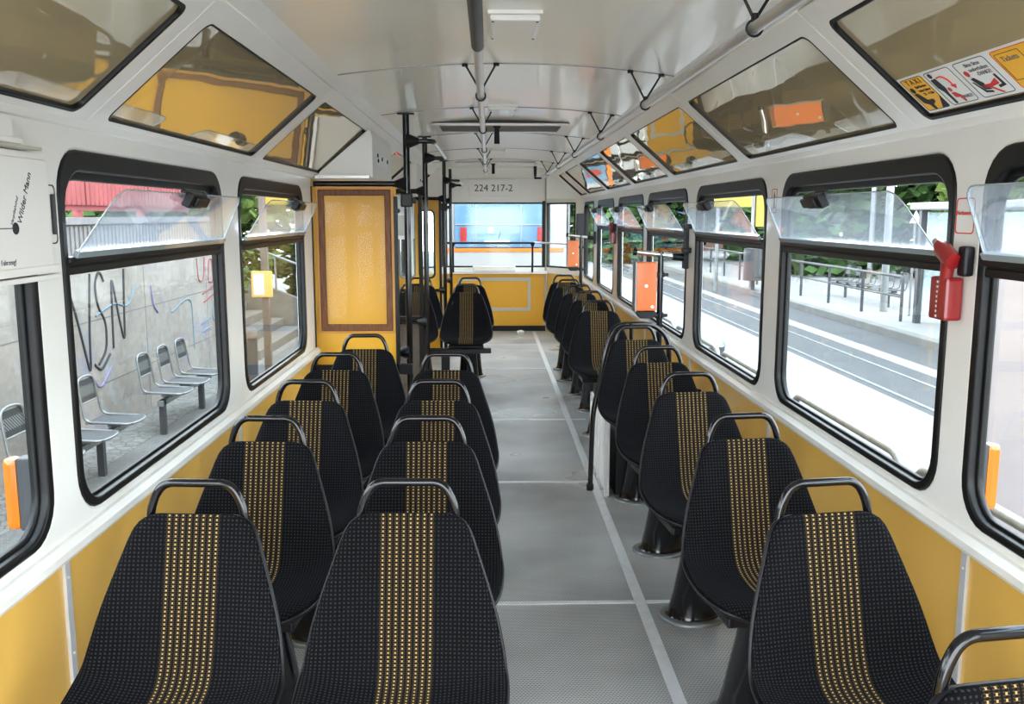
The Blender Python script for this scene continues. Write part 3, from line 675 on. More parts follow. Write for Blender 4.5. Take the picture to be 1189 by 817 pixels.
for y, z in ((9.3, 1.90), (9.55, 1.895), (9.8, 1.90)): mb.tube([(-.6855, y, z), (-.678, y, z)], .012, 12)
mb.build('socket', 'ink', t)
# glass screen behind the second pole
t = thing('glass_screen', 'glass screen over a dark framed lower panel at the second black pole', 'partition', (0, 0, 0))
MB().box(-1.03, -.52, 7.14, 7.148, .76, 1.70).build('pane', 'coverglass', t)
MB().box(-1.04, -.50, 7.12, 7.17, .70, .76).box(-1.04, -.50, 7.12, 7.17, .02, .06).box(-.55, -.51, 7.12, 7.17, .02, .76).box(-.545, -.515, 7.12, 7.17, .76, 1.72).build('frame', 'plastic', t, bevel=.004)
MB().box(-1.03, -.55, 7.135, 7.155, .06, .70).build('lower_panel', 'brown', t)
# rear yellow bulkhead with rounded windows
t = thing('rear_bulkhead', 'yellow bulkhead with rounded windows beyond the second pole', 'partition', (0, 0, 0))
B2 = basis((0, 10.22, 0), (1, 0, 0), (0, 0, 1), (0, -1, 0))
link('panel', plate_mesh('p', rrect(-1.03, -.55, .02, 1.72, .01), [rrect(-.99, -.83, .86, 1.60, .05), rrect(-.77, -.61, .86, 1.60, .05)], .03, B2, .003), 'yellow_bright', t)
link('window_seal', plate_mesh('p', rrect(-.785, -.595, .845, 1.615, .06), [rrect(-.765, -.615, .865, 1.595, .045)], .04, B2, .003), 'rubber', t)
link('window_seal', plate_mesh('p', rrect(-1.005, -.815, .845, 1.615, .06), [rrect(-.985, -.835, .865, 1.595, .045)], .04, B2, .003), 'galv', t)
MB().box(-1.0, -.60, 10.218, 10.222, .85, 1.61).build('pane', 'glass', t)
MB().box(-.55, -.525, 10.19, 10.25, .02, 1.72).build('edging', 'plastic', t)
# grey control cabinet above the first door edge
t = thing('control_cabinet', 'pale grey cabinet behind the first black pole', 'cabinet', (0, 0, 0))
MB().box(-1.03, -.80, 9.62, 9.9, 1.30, 1.76).build('cabinet_body', 'white', t, bevel=.006)
MB().box(-.98, -.85, 9.612, 9.619, 1.34, 1.55).build('cabinet_door', 'grey', t, bevel=.003)

# ---------------- ticket boxes ----------------
def ticket_box(y, x0, lb, ztop, zpole, extra=False):
    t = thing('ticket_validator', lb, 'ticket validator', (0, y, 0), 0, 'orange ticket boxes on black poles')
    hs = MB().box(x0, x0+.125, -.045, .045, .985, 1.275).build('housing', 'orange', t, bevel=.007)
    MB().box(x0-.006, x0+.004, -.05, .05, .98, 1.28).build('side_plate', 'galv', t, bevel=.002)
    for p in ((x0+.062, 1.135), (x0+.10, 1.01)): MB().tube([(p[0], -.052, p[1]), (p[0], -.040, p[1])], .009, 12).build('screw', 'chrome', hs)
    MB().prism([(x0+.0, .98), (x0+.125, .98), (x0+.125, .955), (x0+.10, .94), (x0+.03, .94)], 'y', -.04, .04).box(x0+.10, x0+.20, -.012, .012, .945, .965).build('bracket', 'plastic', t, bevel=.003); MB().box(x0+.12, x0+.2, -.012, .012, 1.19, 1.21).build('bracket', 'plastic', t, bevel=.003)
    MB().tube([(x0+.155, .01, 0), (x0+.155, .01, zpole)], .0175, 14).tube([(x0+.155, .01, 1.185), (x0+.155, .01, 1.215)], .026, 12).tube([(x0+.155, .01, .94), (x0+.155, .01, .97)], .026, 12).build('pole', 'black', t)
    MB().tube([(x0+.0, .01, zpole), (1.19, .01, zpole-.035)], .0155, 14).build('arm', 'chrome', t)
    MB().tube([(x0-.012, .01, zpole+.001), (x0+.01, .01, zpole-.001)], .021, 12).build('end_fitting', 'plastic', t); MB().tube([(1.10, .01, zpole-.027), (1.185, .01, zpole-.036)], .023, 12).build('end_fitting', 'plastic', t); MB().box(1.165, 1.192, -.02, .04, zpole-.10, zpole+.04).build('wall_bracket', 'plastic', t, bevel=.002)
ticket_box(5.40, .876, 'orange ticket box in front of the second narrow right window, the larger one', 1.275, 1.335)
ticket_box(10.1, .876, 'orange ticket box farther back by the back window, the smaller one', 1.275, 1.335)
tag(MB().box(.985, 1.075, 10.16, 10.24, 1.31, 1.57).build('display_housing', 'dark', bevel=.008), 'dark upright housing above the rear orange ticket box', 'housing')

# ---------------- emergency hammers ----------------
def hammer(y, lb):
    t = thing('emergency_hammer', lb, 'emergency hammer', (XR, y, 0), 0, 'red emergency hammers')
    MB().tube([(-.035, .02, 1.30), (-.040, .0, 1.40), (-.042, -.008, 1.44)], [.016, .0155, .018], 12).tube([(-.042, .045, 1.475), (-.042, .02, 1.462), (-.042, -.035, 1.435)], [.015, .023, .021], 12).build('hammer_handle', 'red', t)
    MB().tube([(-.042, .045, 1.475), (-.042, .062, 1.484), (-.042, .07, 1.488)], [.011, .011, .004], 12).build('hammer_tip', 'steelhead', t)
    MB().box(-.05, -.004, -.02, .065, 1.285, 1.395).build('hammer_holder', 'red', t, bevel=.008)
    MB().box(-.03, -.003, -.062, -.025, 1.40, 1.475).build('holder_clip', 'plastic', t, bevel=.008)
    mb = MB()
    for q in range(8): mb.box(-.052, -.049, .018, .024, 1.292+q*.0125, 1.298+q*.0125)
    mb.build('hazard_mark', 'tooth', t)
    return t
hammer(2.265, 'red emergency hammer in its holder on the pillar beside the large right window')
hammer(8.56, 'distant red emergency hammer on the pillar just before the rear orange ticket box')
tag(MB().box(XR-.05, XR, 5.34, 5.40, 1.47, 1.50).box(XR-.045, XR-.015, 5.345, 5.375, 1.32, 1.50).box(XR-.05, XR, 5.34, 5.40, 1.33, 1.36).build('coat_hook', 'plastic', bevel=.006), 'black bracket on the right pillar above the steel arm of the orange box', 'bracket')

# ---------------- ceiling fittings ----------------
def zc(x): q = (x-XC)/.715; return 2.185-.05*q*q
for y, lb in ((3.12, 'cream ceiling lamp nearest the camera beside the middle rail'), (5.55, 'cream ceiling lamp between the second seam and the dark hatch'), (8.95, 'cream ceiling lamp beyond the dark roof hatch'), (11.5, 'cream ceiling lamp at the far end by the number plate')):
    t = thing('ceiling_lamp', lb, 'ceiling lamp', (.087, y, zc(.087)), 0, 'ceiling lamps')
    MB().box(-.088, .088, -.17, .17, -.012, .004).build('lamp_base', 'cove', t, bevel=.004)
    df = MB().box(-.080, .080, -.155, .155, -.030, -.010).build('diffuser', 'white', t, bevel=.010)
    for sx_ in (-.07, .07):
        for sy_ in (-.14, .14): MB().tube([(sx_, sy_, -.028), (sx_, sy_, -.032)], .004, 8).build('screw', 'ink', df)
for y0, y1, lb, lv in ((6.2, 6.8, 'dark-edged roof hatch with a black hanging handle', 'black'), (10.70, 11.15, 'pale roof hatch near the end with a short hanging handle', 'galv')):
    t = thing('roof_hatch', lb, 'roof hatch', (.09, 0, 0), 0, 'roof hatches')
    z = zc(.55)-.012
    mb = MB()
    link('rim', plate_mesh('rim', rrect(-.47, .46, y0, y1, .02), [rrect(-.42, .41, y0+.06, y1-.06, .02)], .014, Matrix.Translation((0, 0, z+.002)), .003), 'alu' if y0 < 9 else 'white', t)
    MB().box(-.43, .42, y0+.05, y1-.05, z, z+.05).build('hatch_lid', 'brown' if y0 < 9 else 'white', t)
    MB().tube([(-.03, y0+.10, z+.01), (-.03, y0+.10, z-.12)], [.016, .019], 12).tube([(-.03, y0+.10, z+.01), (-.03, y0+.10, z-.015)], .026, 12).build('handle', 'plastic', t)
tag(MB().tube([(.58, 11.35, 2.15), (.58, 11.35, 2.06), (.58, 11.35, 2.005), (.66, 11.35, 2.005)], [.02, .018, .016, .012], 12).build('rail_bracket', 'plastic'), 'black hanging bracket at the far end of the right ceiling rail', 'bracket')
# fleet number
t = thing('number_plate', 'cream raised panel reading 224 217-2 above the back window', 'number panel', (.08, YE, 0), 0)
NM = basis((0, 0, 0), (1, 0, 0), (0, 0, 1), (0, -1, 0))
link('panel', plate_mesh('p', rrect(-.34, .34, 1.80, 2.02, .02), [], .03, NM @ Matrix.Translation((0, 0, .015)), .006), 'cove', t)
link('number', text_mesh('224 217-2', .125, NM @ Matrix.Translation((-.01, 1.905, .031))), 'ink', t)

# ---------------- stickers on the top right panel ----------------
def flat(name, poly, mt, m_, w, parent, th=.0006): return link(name, plate_mesh(name, poly, [], th, mt @ Matrix.Translation((0, 0, w))), m_, parent)
# KR: u=+Y (away), v=up slope, w=into car. For readable text the reading direction is -u.
KS = KR @ Matrix(((-1, 0, 0, 0), (0, 1, 0, 0), (0, 0, 1, 0), (0, 0, 0, 1)))   # local x = -Y
def circle(cx, cy, r, n=20, ry=None): return [(cx+r*math.cos(2*PI*i/n), cy+(ry or r)*math.sin(2*PI*i/n)) for i in range(n)]
SW0 = .0012
ss = thing('sticker_strip', 'white strip with four square pictogram notices on the top right cove panel', 'sticker', (0, 0, 0))
flat('backing', rrect(-2.405, -1.30, .062, .188, .002), KS, 'white_sticker', SW0, ss)
def outline(x0, x1, y0, y1, r, w_, m_, nm='border', fill=None):
    link(nm, plate_mesh(nm, rrect(x0, x1, y0, y1, r), [rrect(x0+w_, x1-w_, y0+w_, y1-w_, r-w_)], .0006, KS @ Matrix.Translation((0, 0, SW0+.0016))), m_, ss)
    if fill: flat('sticker_ground', rrect(x0+w_*.5, x1-w_*.5, y0+w_*.5, y1-w_*.5, r), KS, fill, SW0+.0008, ss)
def txt(s_, size, x, y, m_, nm='lettering', al='CENTER'):
    link(nm, text_mesh(s_, size, KS @ Matrix.Translation((x, y, SW0+.0018)), al), m_, ss)
W4 = SW0+.0018
# 1: taxi
outline(-2.395, -2.285, .070, .182, .008, .0016, 'ink', fill='yellow_sticker'); txt('T A X I', .024, -2.338, .168, 'ink')
txt('Ruf-Service', .012, -2.325, .150, 'ink'); txt('beim Fahrer', .012, -2.322, .137, 'ink'); txt('22 - 4 Uhr', .012, -2.318, .124, 'ink')
flat('pictogram', circle(-2.376, .143, .0095), KS, 'ink', W4, ss)
flat('pictogram', rpoly([(-2.386, .132), (-2.368, .132), (-2.352, .105), (-2.325, .105), (-2.325, .095), (-2.345, .088), (-2.345, .072), (-2.358, .072), (-2.362, .09), (-2.380, .098)], .004), KS, 'ink', W4, ss)
flat('pictogram', [(-2.32, .072), (-2.287, .072), (-2.287, .11)], KS, 'ink', W4, ss)
# 2: offer your seat
outline(-2.270, -2.150, .070, .182, .010, .0016, 'ink', fill='white_sticker'); txt('-DANKE!', .014, -2.185, .088, 'grey_ink')
flat('pictogram', circle(-2.249, .170, .008), KS, 'ink', W4, ss)
flat('pictogram', rpoly([(-2.262, .158), (-2.238, .160), (-2.232, .125), (-2.240, .108), (-2.240, .074), (-2.250, .074), (-2.252, .115), (-2.262, .13)], .003), KS, 'ink', W4, ss)
link('arrow', MB().tube([KS @ Vector(p) for p in ((-2.230, .160, W4), (-2.205, .162, W4), (-2.192, .145, W4), (-2.192, .128, W4))], .0022, 6, fillet=.012).mesh('a'), 'red_ink', ss)
flat('arrow', [(-2.204, .130), (-2.180, .130), (-2.192, .116)], KS, 'red_ink', W4, ss)
flat('pictogram', circle(-2.222, .118, .007), KS, 'red_ink', W4, ss); flat('pictogram', rpoly([(-2.230, .108), (-2.214, .108), (-2.196, .092), (-2.198, .074), (-2.206, .074), (-2.210, .090), (-2.228, .092)], .003), KS, 'red_ink', W4, ss)
# 3: keep the seats clean
outline(-2.130, -2.0, .070, .182, .010, .0016, 'ink', fill='white_sticker')
txt('Bitte Sitze', .015, -2.060, .168, 'grey_ink'); txt('sauberhalten', .015, -2.052, .153, 'grey_ink'); txt('-DANKE!', .015, -2.045, .138, 'grey_ink')
flat('pictogram', circle(-2.108, .146, .009), KS, 'red_ink', W4, ss)
flat('pictogram', rpoly([(-2.112, .130), (-2.098, .132), (-2.080, .110), (-2.085, .104), (-2.070, .090), (-2.095, .092)], .003), KS, 'ink', W4, ss)
flat('pictogram', rpoly([(-2.092, .106), (-2.060, .106), (-2.030, .118), (-2.030, .100), (-2.062, .096), (-2.092, .096)], .003), KS, 'red_ink', W4, ss)
flat('pictogram', [(-2.075, .097), (-2.066, .097), (-2.036, .074), (-2.046, .074)], KS, 'red_ink', W4, ss)
flat('pictogram', rpoly([(-2.024, .128), (-2.016, .128), (-2.012, .092), (-2.04, .088), (-2.04, .096), (-2.022, .098)], .002), KS, 'ink', W4, ss)
flat('pictogram', [(-2.118, .120), (-2.113, .120), (-2.096, .090), (-2.074, .086), (-2.074, .080), (-2.102, .084)], KS, 'ink', W4, ss)
# 4: tickets
outline(-1.975, -1.80, .070, .182, .010, .0016, 'red_ink', fill='yellow_sticker'); txt('Tickets', .020, -1.925, .155, 'grey_ink')
outline(-1.968, -1.880, .095, .172, .004, .0012, 'ink'); flat('pictogram', circle(-1.860, .150, .012), KS, 'ink', W4, ss)
# emergency hammer sign, red outline on the pillar
SR = basis((XR, 0, 0), (0, -1, 0), (0, 0, 1), (-1, 0, 0))
t = thing('safety_sign', 'small red-outlined notice on the pillar above the red hammer', 'sign', (0, 0, 0))
link('border', plate_mesh('b', rrect(-2.315, -2.225, 1.504, 1.594, .012), [rrect(-2.312, -2.228, 1.507, 1.591, .010)], .001, SR @ Matrix.Translation((0, 0, .001))), 'red_ink', t)
link('lettering', text_mesh('Nothammer', .0155, SR @ Matrix.Translation((-2.27, 1.556, .0018))), 'red_ink', t)
t = thing('safety_sign', 'small notice with dark symbol on the pillar left of the large right window', 'sign', (0, 0, 0))
link('border', plate_mesh('b', rrect(-3.85, -3.78, 1.56, 1.66, .006), [rrect(-3.847, -3.783, 1.563, 1.657, .005)], .001, SR @ Matrix.Translation((0, 0, .001))), 'red_ink', t)
link('pictogram', plate_mesh('b', [(-3.835, 1.58), (-3.795, 1.58), (-3.808, 1.62), (-3.815, 1.648)], [], .001, SR @ Matrix.Translation((0, 0, .001))), 'ink', t)
# route map board at the upper left
t = thing('route_board', 'cream route map board reading Wilder Mann at the left edge', 'notice board', (0, 0, 0))
RB = basis((XL, 0, 0), (0, 1, 0), (0, 0, 1))
MB().box(1.30, 2.165, 1.435, 1.675, .002, .018, RB).build('board', 'white', t, bevel=.003)
MB().box(1.30, 2.18, 1.418, 1.436, .0, .026, RB).box(1.30, 2.18, 1.402, 1.414, .0, .022, RB).box(1.30, 2.15, 1.675, 1.69, 0, .02, RB).build('holder_rail', 'cove', t, bevel=.003)
def rbt(s_, size, y, z, ang, m_, al='LEFT'):
    link('lettering', text_mesh(s_, size, RB @ Matrix.Translation((y, z, .0186)) @ Matrix.Rotation(ang, 4, 'Z'), al), m_, t)
rbt('Wilder Mann', .024, 2.018, 1.532, math.radians(62), 'ink'); rbt('Hauptbahnhof', .012, 1.985, 1.530, math.radians(62), 'grey_ink')
link('route_line', MB().box(1.4, 2.01, 1.521, 1.5235, .018, .0192, RB).mesh('l'), 'grey_ink', t)
for y, r_ in ((2.0, .013), (1.92, .011), (1.80, .011)): link('stop_mark', plate_mesh('c', circle(y, 1.522, r_), [], .001, RB @ Matrix.Translation((0, 0, .019))), 'ink', t)
rbt('Fahrzeug!', .016, 1.93, 1.450, 0, 'grey_ink')
t = thing('emergency_release', 'small cream oval release plate on the left pillar beside the route board', 'release plate', (0, 0, 0))
link('plate', plate_mesh('p', rrect(2.178, 2.218, 1.485, 1.62, .012), [], .004, RB @ Matrix.Translation((0, 0, .002)), .001), 'white', t)
link('outline', plate_mesh('p', rrect(2.176, 2.220, 1.483, 1.622, .013), [rrect(2.179, 2.217, 1.486, 1.619, .011)], .005, RB @ Matrix.Translation((0, 0, .003))), 'ink', t)
MB().box(2.194, 2.202, 1.505, 1.60, .004, .014, RB).build('grip', 'dark', t, bevel=.003)
t = thing('ticket_clip', 'cream plastic holder with a small paper above the route board', 'holder', (0, 0, 0))
MB().box(1.80, 2.0, 1.70, 1.712, 0, .05, RB).box(1.90, 2.0, 1.71, 1.76, .01, .03, RB).build('holder_body', 'white', t, bevel=.004)
MB().box(1.80, 2.09, 1.692, 1.70, 0, .045, RB).build('clip_rail', 'grey', t, bevel=.002)
# paper scrap on the far floor
tag(MB().tube([(.38, 11.95, .012), (.43, 11.95, .02), (.47, 11.96, .012)], [.02, .024, .015], 8).build('crumpled_paper', 'tooth'), 'crumpled white paper on the floor at the back wall', 'paper')

# ---------------- turn lights outside ----------------
for x, y, lb in ((-1.15, 2.15, 'amber turn light outside the left window edge'), (1.33, 2.30, 'amber turn light outside the right window edge')):
    t = thing('turn_light', lb, 'turn light', (x, y, .885 if x < 0 else .865), 0, 'amber side lights')
    MB().box(-.018, .018, -.022, .022, -.09, .09).build('lens', 'amber', t, bevel=.015)
    MB().box(-.08 if x > 0 else .016, -.016 if x > 0 else .06, -.02, .02, -.09, .09).build('lamp_base', 'dark', t, bevel=.004)

# ================= OUTSIDE =================
GZ = -.80
struct(MB().box(-1.9, 2.6, -20, 60, -1.05, -.98).build('track_bed', 'earth'))
struct(MB().box(-3.62, -1.9, -10, 60, GZ-.3, GZ).build('ground_left', 'earth'))
struct(MB().box(-4.6, -3.62, -10, 60, GZ-.3, GZ+.005).build('ground_cobbles', 'cobble'))
struct(MB().box(-40, -4.6, 14.4, 60, GZ-.3, GZ).build('ground_slope', 'earth'))
struct(MB().box(2.4, 5.25, -20, 80, -1.05, GZ).build('ground_right', 'pale_concrete'))
struct(MB().box(5.25, 7.95, -20, 80, -1.1, GZ-.03).build('ground_road', 'asphalt'))
struct(MB().box(6.62, 6.95, -20, 80, GZ-.03, GZ-.026).build('ground_stripe', 'pale_concrete'))
struct(MB().box(7.95, 8.2, -20, 80, -1.05, GZ+.12).build('ground_kerb', 'kerb', bevel=.02))
struct(MB().box(8.2, 60, -20, 80, -1.05, GZ+.11).build('ground_far_platform', 'pale_concrete'))
for x in (5.45, 6.2): struct(MB().box(x, x+.06, -20, 80, GZ-.03, GZ-.022).build('trim_%d' % n_, 'galv')); n_ += 1
# boundary wall and fence
bw = thing('boundary_wall', 'graffiti-covered concrete wall with dark ribbed top outside the left windows', 'wall')
MB().box(-4.5, -4.15, -6, 14.6, GZ, 1.12).build('wall_face', 'graffiti', bw)
mb = MB().box(-4.5, -4.13, -6, 14.6, 1.12, 1.46)
y = 5.0
while y < 14.6: mb.box(-4.13, -4.115, y, y+.05, 1.13, 1.44); y += .10
mb.box(-4.52, -4.09, -6, 14.65, 1.46, 1.53)
mb.build('ribbed_top', 'boundary', bw)
mb = MB()
for z in (-.25, .45): mb.box(-4.152, -4.148, 4, 14.6, z, z+.012)
for y in (6.2, 8.6, 11.0, 13.4): mb.box(-4.152, -4.148, y, y+.012, GZ, 1.12)
mb.build('joint', 'boundary', bw)
def graf(name, lb, m_, strokes, r=.022):
    mb = MB()
    for st in strokes: mb.tube([(-4.148, a+(.9 if m_ == 'spray_black' else 0), b) for a, b in st], r*.85, 6, fillet=.16)
    o = mb.build(name, m_, bw); o['label'] = lb; return o
graf('graffiti_tag', 'black sprayed letters', 'spray_black', [[(8.05, .95), (8.25, .55), (8.5, -.12), (8.52, .3), (8.6, .85), (8.62, .95)], [(8.95, .85), (8.85, .98), (8.72, .85), (8.75, .6), (8.95, .42), (8.92, .1), (8.7, -.02)], [(8.6, .0), (8.75, -.1), (9.0, .05)], [(9.1, .1), (9.12, .5), (9.15, .92), (9.3, .4), (9.42, .1), (9.45, .5), (9.5, .95)], [(8.0, 1.02), (8.3, 1.05), (8.6, 1.0), (8.8, 1.06)]], .018)
graf('graffiti_tag', 'red sprayed scribble', 'spray_red', [[(13.0, .95), (13.05, .6), (13.3, .62), (13.35, .95)], [(13.5, .6), (13.55, .9), (13.7, .92), (13.75, .55), (13.5, .58)], [(13.2, .42), (14.0, .55)], [(13.25, .3), (14.1, .45)], [(13.9, .6), (13.95, 1.0), (14.1, .7), (14.2, 1.0)]], .014)
graf('graffiti_tag', 'blue sprayed scribble', 'spray_blue', [[(13.1, .0), (13.5, .05)], [(13.1, -.12), (13.5, -.08)], [(13.7, .25), (13.6, .0), (13.9, -.05), (14.0, .2), (13.75, .22)], [(14.1, .25), (14.15, -.1), (14.4, .1)], [(11.9, .3), (12.4, .42), (12.7, .40), (12.72, -.3)], [(9.6, .5), (10.1, .6), (10.5, .5), (10.7, .75)]], .014)
graf('graffiti_tag', 'violet sprayed scribble', 'spray_violet', [[(11.2, .7), (11.25, .45), (11.4, .35)], [(6.6, .5), (6.8, .1), (7.1, .5), (7.3, .1)], [(9.4, -.1), (9.6, -.3), (9.9, -.1)]], .018)
t = thing('red_fence', 'red slatted wooden fence on top of the graffiti wall', 'fence')
mb = MB(); y = 4.0
while y < 13.5: mb.box(-4.40, -4.37, y, y+.080, 1.66, 2.75); y += .115
mb.build('slats', 'fence', t)
MB().box(-4.45, -4.405, 4.0, 13.6, 1.60, 1.67).box(-4.45, -4.405, 4.0, 13.6, 2.4, 2.47).build('rail', 'fence', t)
for y in (4.6, 6.4, 8.2, 10.0, 11.8): MB().box(-4.49, -4.41, y, y+.08, 1.53, 2.5).build('post', 'fence', t)
# platform chairs
mesh_m = mat('perforated_seat_steel', (.3, .3, .3), .45, .5); k = N(mesh_m); s = k.xyz(k.obj())
gx = k.math('LESS_THAN', k.math('FRACT', k.math('MULTIPLY', k.math('ADD', s[0], 5), 45)), .42); gy = k.math('LESS_THAN', k.math('FRACT', k.math('MULTIPLY', k.math('ADD', k.math('ADD', s[1], s[2]), 5), 28)), .5)
k.base(k.mix(k.math('MAXIMUM', gx, gy), (.22, .23, .23), (.05, .05, .05))); M['meshsteel'] = mesh_m
def chair_out(fm='galv', sm_='meshsteel'):
    t = thing('platform_chair', 'x', 'chair')     # faces local +x; seat centre at origin height 0
    # frame loop in side profile: back curve joined to the seat
    fr = MB()
    for loop in ([(-.26, -.17, .38), (-.20, -.19, .0), (.22, -.19, -.02), (.25, 0, -.02), (.22, .19, -.02), (-.20, .19, .0), (-.26, .17, .38), (-.28, 0, .40)],):
        fr.tube(loop, .012, 8, fillet=.07, closed=True)
    fr.tube([(-.235, -.18, .16), (-.235, .18, .16)], .008, 8); fr.build('chair_frame', fm, t)
    mb = MB().add([(-.265, -.16, .37), (-.265, .16, .37), (-.238, .17, .17), (-.238, -.17, .17), (-.273, -.16, .37), (-.273, .16, .37), (-.246, .17, .17), (-.246, -.17, .17)], [(0, 1, 2, 3), (4, 7, 6, 5), (0, 4, 5, 1), (2, 6, 7, 3)])
    mb.build('back_mesh', sm_, t)
    MB().box(-.20, .23, -.18, .18, -.02, -.012).build('seat_mesh', sm_, t)
    MB().box(-.06, .06, -.04, .04, -.08, -.022).build('bracket', fm, t)
    return t
c0 = chair_out(); first = True
gl = [('cut off at the left picture edge', 7.12), ('half hidden behind the left pillar', 7.80), ('single one seen at the near left of the window', 8.45), ('first of the group of three by the graffiti wall', 9.87), ('middle one of the group of three by the graffiti wall', 10.47), ('farthest of the group of three by the graffiti wall', 11.07)]
for l, y in gl:
    o = c0 if first else copytree(c0); first = False
    o.location = (-3.53, y, -.34); o['label'] = 'grey steel mesh platform chair, ' + l; o['group'] = 'steel chairs by the graffiti wall'
for ya, yb, legs, lb in ((6.9, 8.75, (7.0, 8.1), 'near steel beam with legs carrying three platform chairs'), (9.6, 11.35, (9.68, 11.0), 'far steel beam with legs carrying three platform chairs')):
    t = thing('chair_beam', lb, 'bench beam', (0, 0, 0), 0, 'beams under the left platform chairs')
    MB().box(-3.56, -3.50, ya, yb, -.48, -.42).build('beam', 'galv', t, bevel=.004)
    for y in legs: MB().box(-3.56, -3.50, y-.03, y+.03, GZ, -.42).build('leg', 'dark', t)
# bin, signpost, steps
t = thing('litter_bin', 'round dark litter bin beside the steps outside the left window', 'litter bin', (-3.30, 12.2, GZ))
MB().tube([(0, 0, .05), (0, 0, .72)], [.16, .17], 20).build('bin_body', 'dark', t); MB().tube([(0, 0, .72), (0, 0, .80), (0, 0, .84)], [.18, .175, .14], 20).build('lid', 'brown', t)
MB().tube([(0, 0, 0), (0, 0, .05)], .10, 16).build('foot', 'dark', t)
t = thing('stop_signpost', 'brown post with timetable box and yellow stop sign outside the left window', 'signpost', (-3.38, 13.8, GZ))
MB().box(-.05, .05, -.05, .05, 0, 2.75).build('post', 'brown', t, bevel=.006)
MB().box(-.19, .12, -.10, -.04, 1.13, 1.52).build('timetable_box', mat('ochre_frame', (.55, .33, .08), .5), t, bevel=.01)
MB().box(-.15, .0, -.106, -.10, 1.17, 1.48).build('timetable_sheet', 'tooth', t)
MB().box(-.05, .38, -.02, .02, 2.50, 2.74).build('sign_board', 'sign_yellow', t, bevel=.02)
st = thing('stone_steps', 'pale stone steps leading up beside the graffiti wall', 'steps')
for q in range(6):
    x1 = -3.75 - q*.36; MB().box(x1-.9, x1, 14.75, 18.2, GZ+q*.16, GZ+(q+1)*.16).build('step', 'step', st, bevel=.01)
t = thing('ramp_wall', 'slanting wooden side wall beyond the stone steps', 'wall')
mb = MB().prism([(-3.2, GZ), (-7.5, GZ), (-7.5, 1.35), (-3.2, -.35)], 'y', 18.25, 18.4); mb.build('wall_face', 'step', t)
mb = MB().tube([(-3.2, 18.2, .35), (-7.5, 18.2, 2.0)], .025, 8)
for q in range(5): mb.tube([(-3.3-q*.95, 18.2, -.3+q*.36), (-3.3-q*.95, 18.2, .38+q*.365)], .02, 8)
mb.build('handrail', 'galv', t)
# foliage
def foliage(mb, c, r, n, size, rnd):
    for _ in range(n):
        while True:
            p = Vector((rnd.uniform(-1, 1), rnd.uniform(-1, 1), rnd.uniform(-1, 1)))
            if p.length <= 1: break
        p = p.normalized() * (0.55 + .45*rnd.random())
        q = Vector((c[0]+p.x*r[0], c[1]+p.y*r[1], c[2]+p.z*r[2])); a = rnd.uniform(0, 2*PI); b = rnd.uniform(-1, 1)
        u_ = Vector((math.cos(a), math.sin(a), b*.6)).normalized()*size*rnd.uniform(.6, 1.2); v_ = u_.cross(Vector((rnd.uniform(-1, 1), rnd.uniform(-1, 1), rnd.uniform(.2, 1)))).normalized()*size*.55
        mb.add([q-u_, q+v_, q+u_, q-v_], [(0, 1, 2, 3)])
def tree(x, y, z0, h, rad, lb, m_='leaf', n=2600, size=.16, cat='tree', name='broadleaf_tree', low=.25):
    rnd = random.Random(int(x*31+y*17)); t = thing(name, lb, cat, (x, y, z0), 0, 'greenery outside')
    mb = MB()
    for q in range(7):
        cx, cy = rnd.uniform(-.5, .5)*rad, rnd.uniform(-.5, .5)*rad; cz = h*(low + (1-low)*(q+.5)/7)
        foliage(mb, (cx, cy, cz), (rad*.75, rad*.75, h*.24), int(n*1.5)//7, size*1.25, rnd)
    # inner dark leaf mass so the crown is not see-through
    mb.build('leaves', m_, t)
    MB().tube([(0, 0, 0), (.05, .0, h*.4), (0, .05, h*.75)], [.05*h**.6, .04*h**.6, .02], 8).build('trunk', 'bark', t)
tree(-5.6, 15.8, GZ+.9, 3.6, 1.5, 'bright green bush above the stone steps', 'leaf', 3800, .11, 'bush', 'leafy_bush', .1)
tree(-6.4, 19.5, GZ, 4.5, 2.2, 'green tree behind the timetable post', 'leaf2', 3600, .14)
tree(-3.6, 21.5, GZ, 4.2, 1.7, 'leafy bush right of the steps next to the bulkhead', 'leaf', 3600, .13, 'bush', 'leafy_bush', .1)
tree(-5.9, 12.6, 1.2, 2.6, 1.3, 'green bush behind the end of the red fence', 'leaf', 2600, .12, 'bush', 'leafy_bush', .1)
tree(-11, 26, GZ, 8, 4.2, 'tall green tree far behind the left steps', 'leaf', 4200, .26)
far = [(12.5, 36, 'leaf', 9.5), (17.5, 34, 'leaf', 9), (22.5, 37, 'leaf', 10), (27, 33, 'leaf2', 8), (18.5, 27.0, 'leaf2', 6.5), (9.0, 47, 'leaf', 9.5), (6.0, 54, 'leaf', 10), (31, 28, 'leaf', 8.5), (14.2, 46, 'leaf', 11)]
fl_ = ['behind the road sign post', 'in the middle of the large right window', 'at the far right of the large right window', 'yellowish, above the shelter roof', 'lighter, close behind the bench', 'seen through the second right window', 'seen through the far right windows', 'through the nearest right window', 'tallest, far behind the yellow sign']
for (x, y, m_, h), l in zip(far, fl_): tree(x, y, GZ, h, 3.6, 'green tree across the street, ' + l, m_, 4600, .30, low=.05)
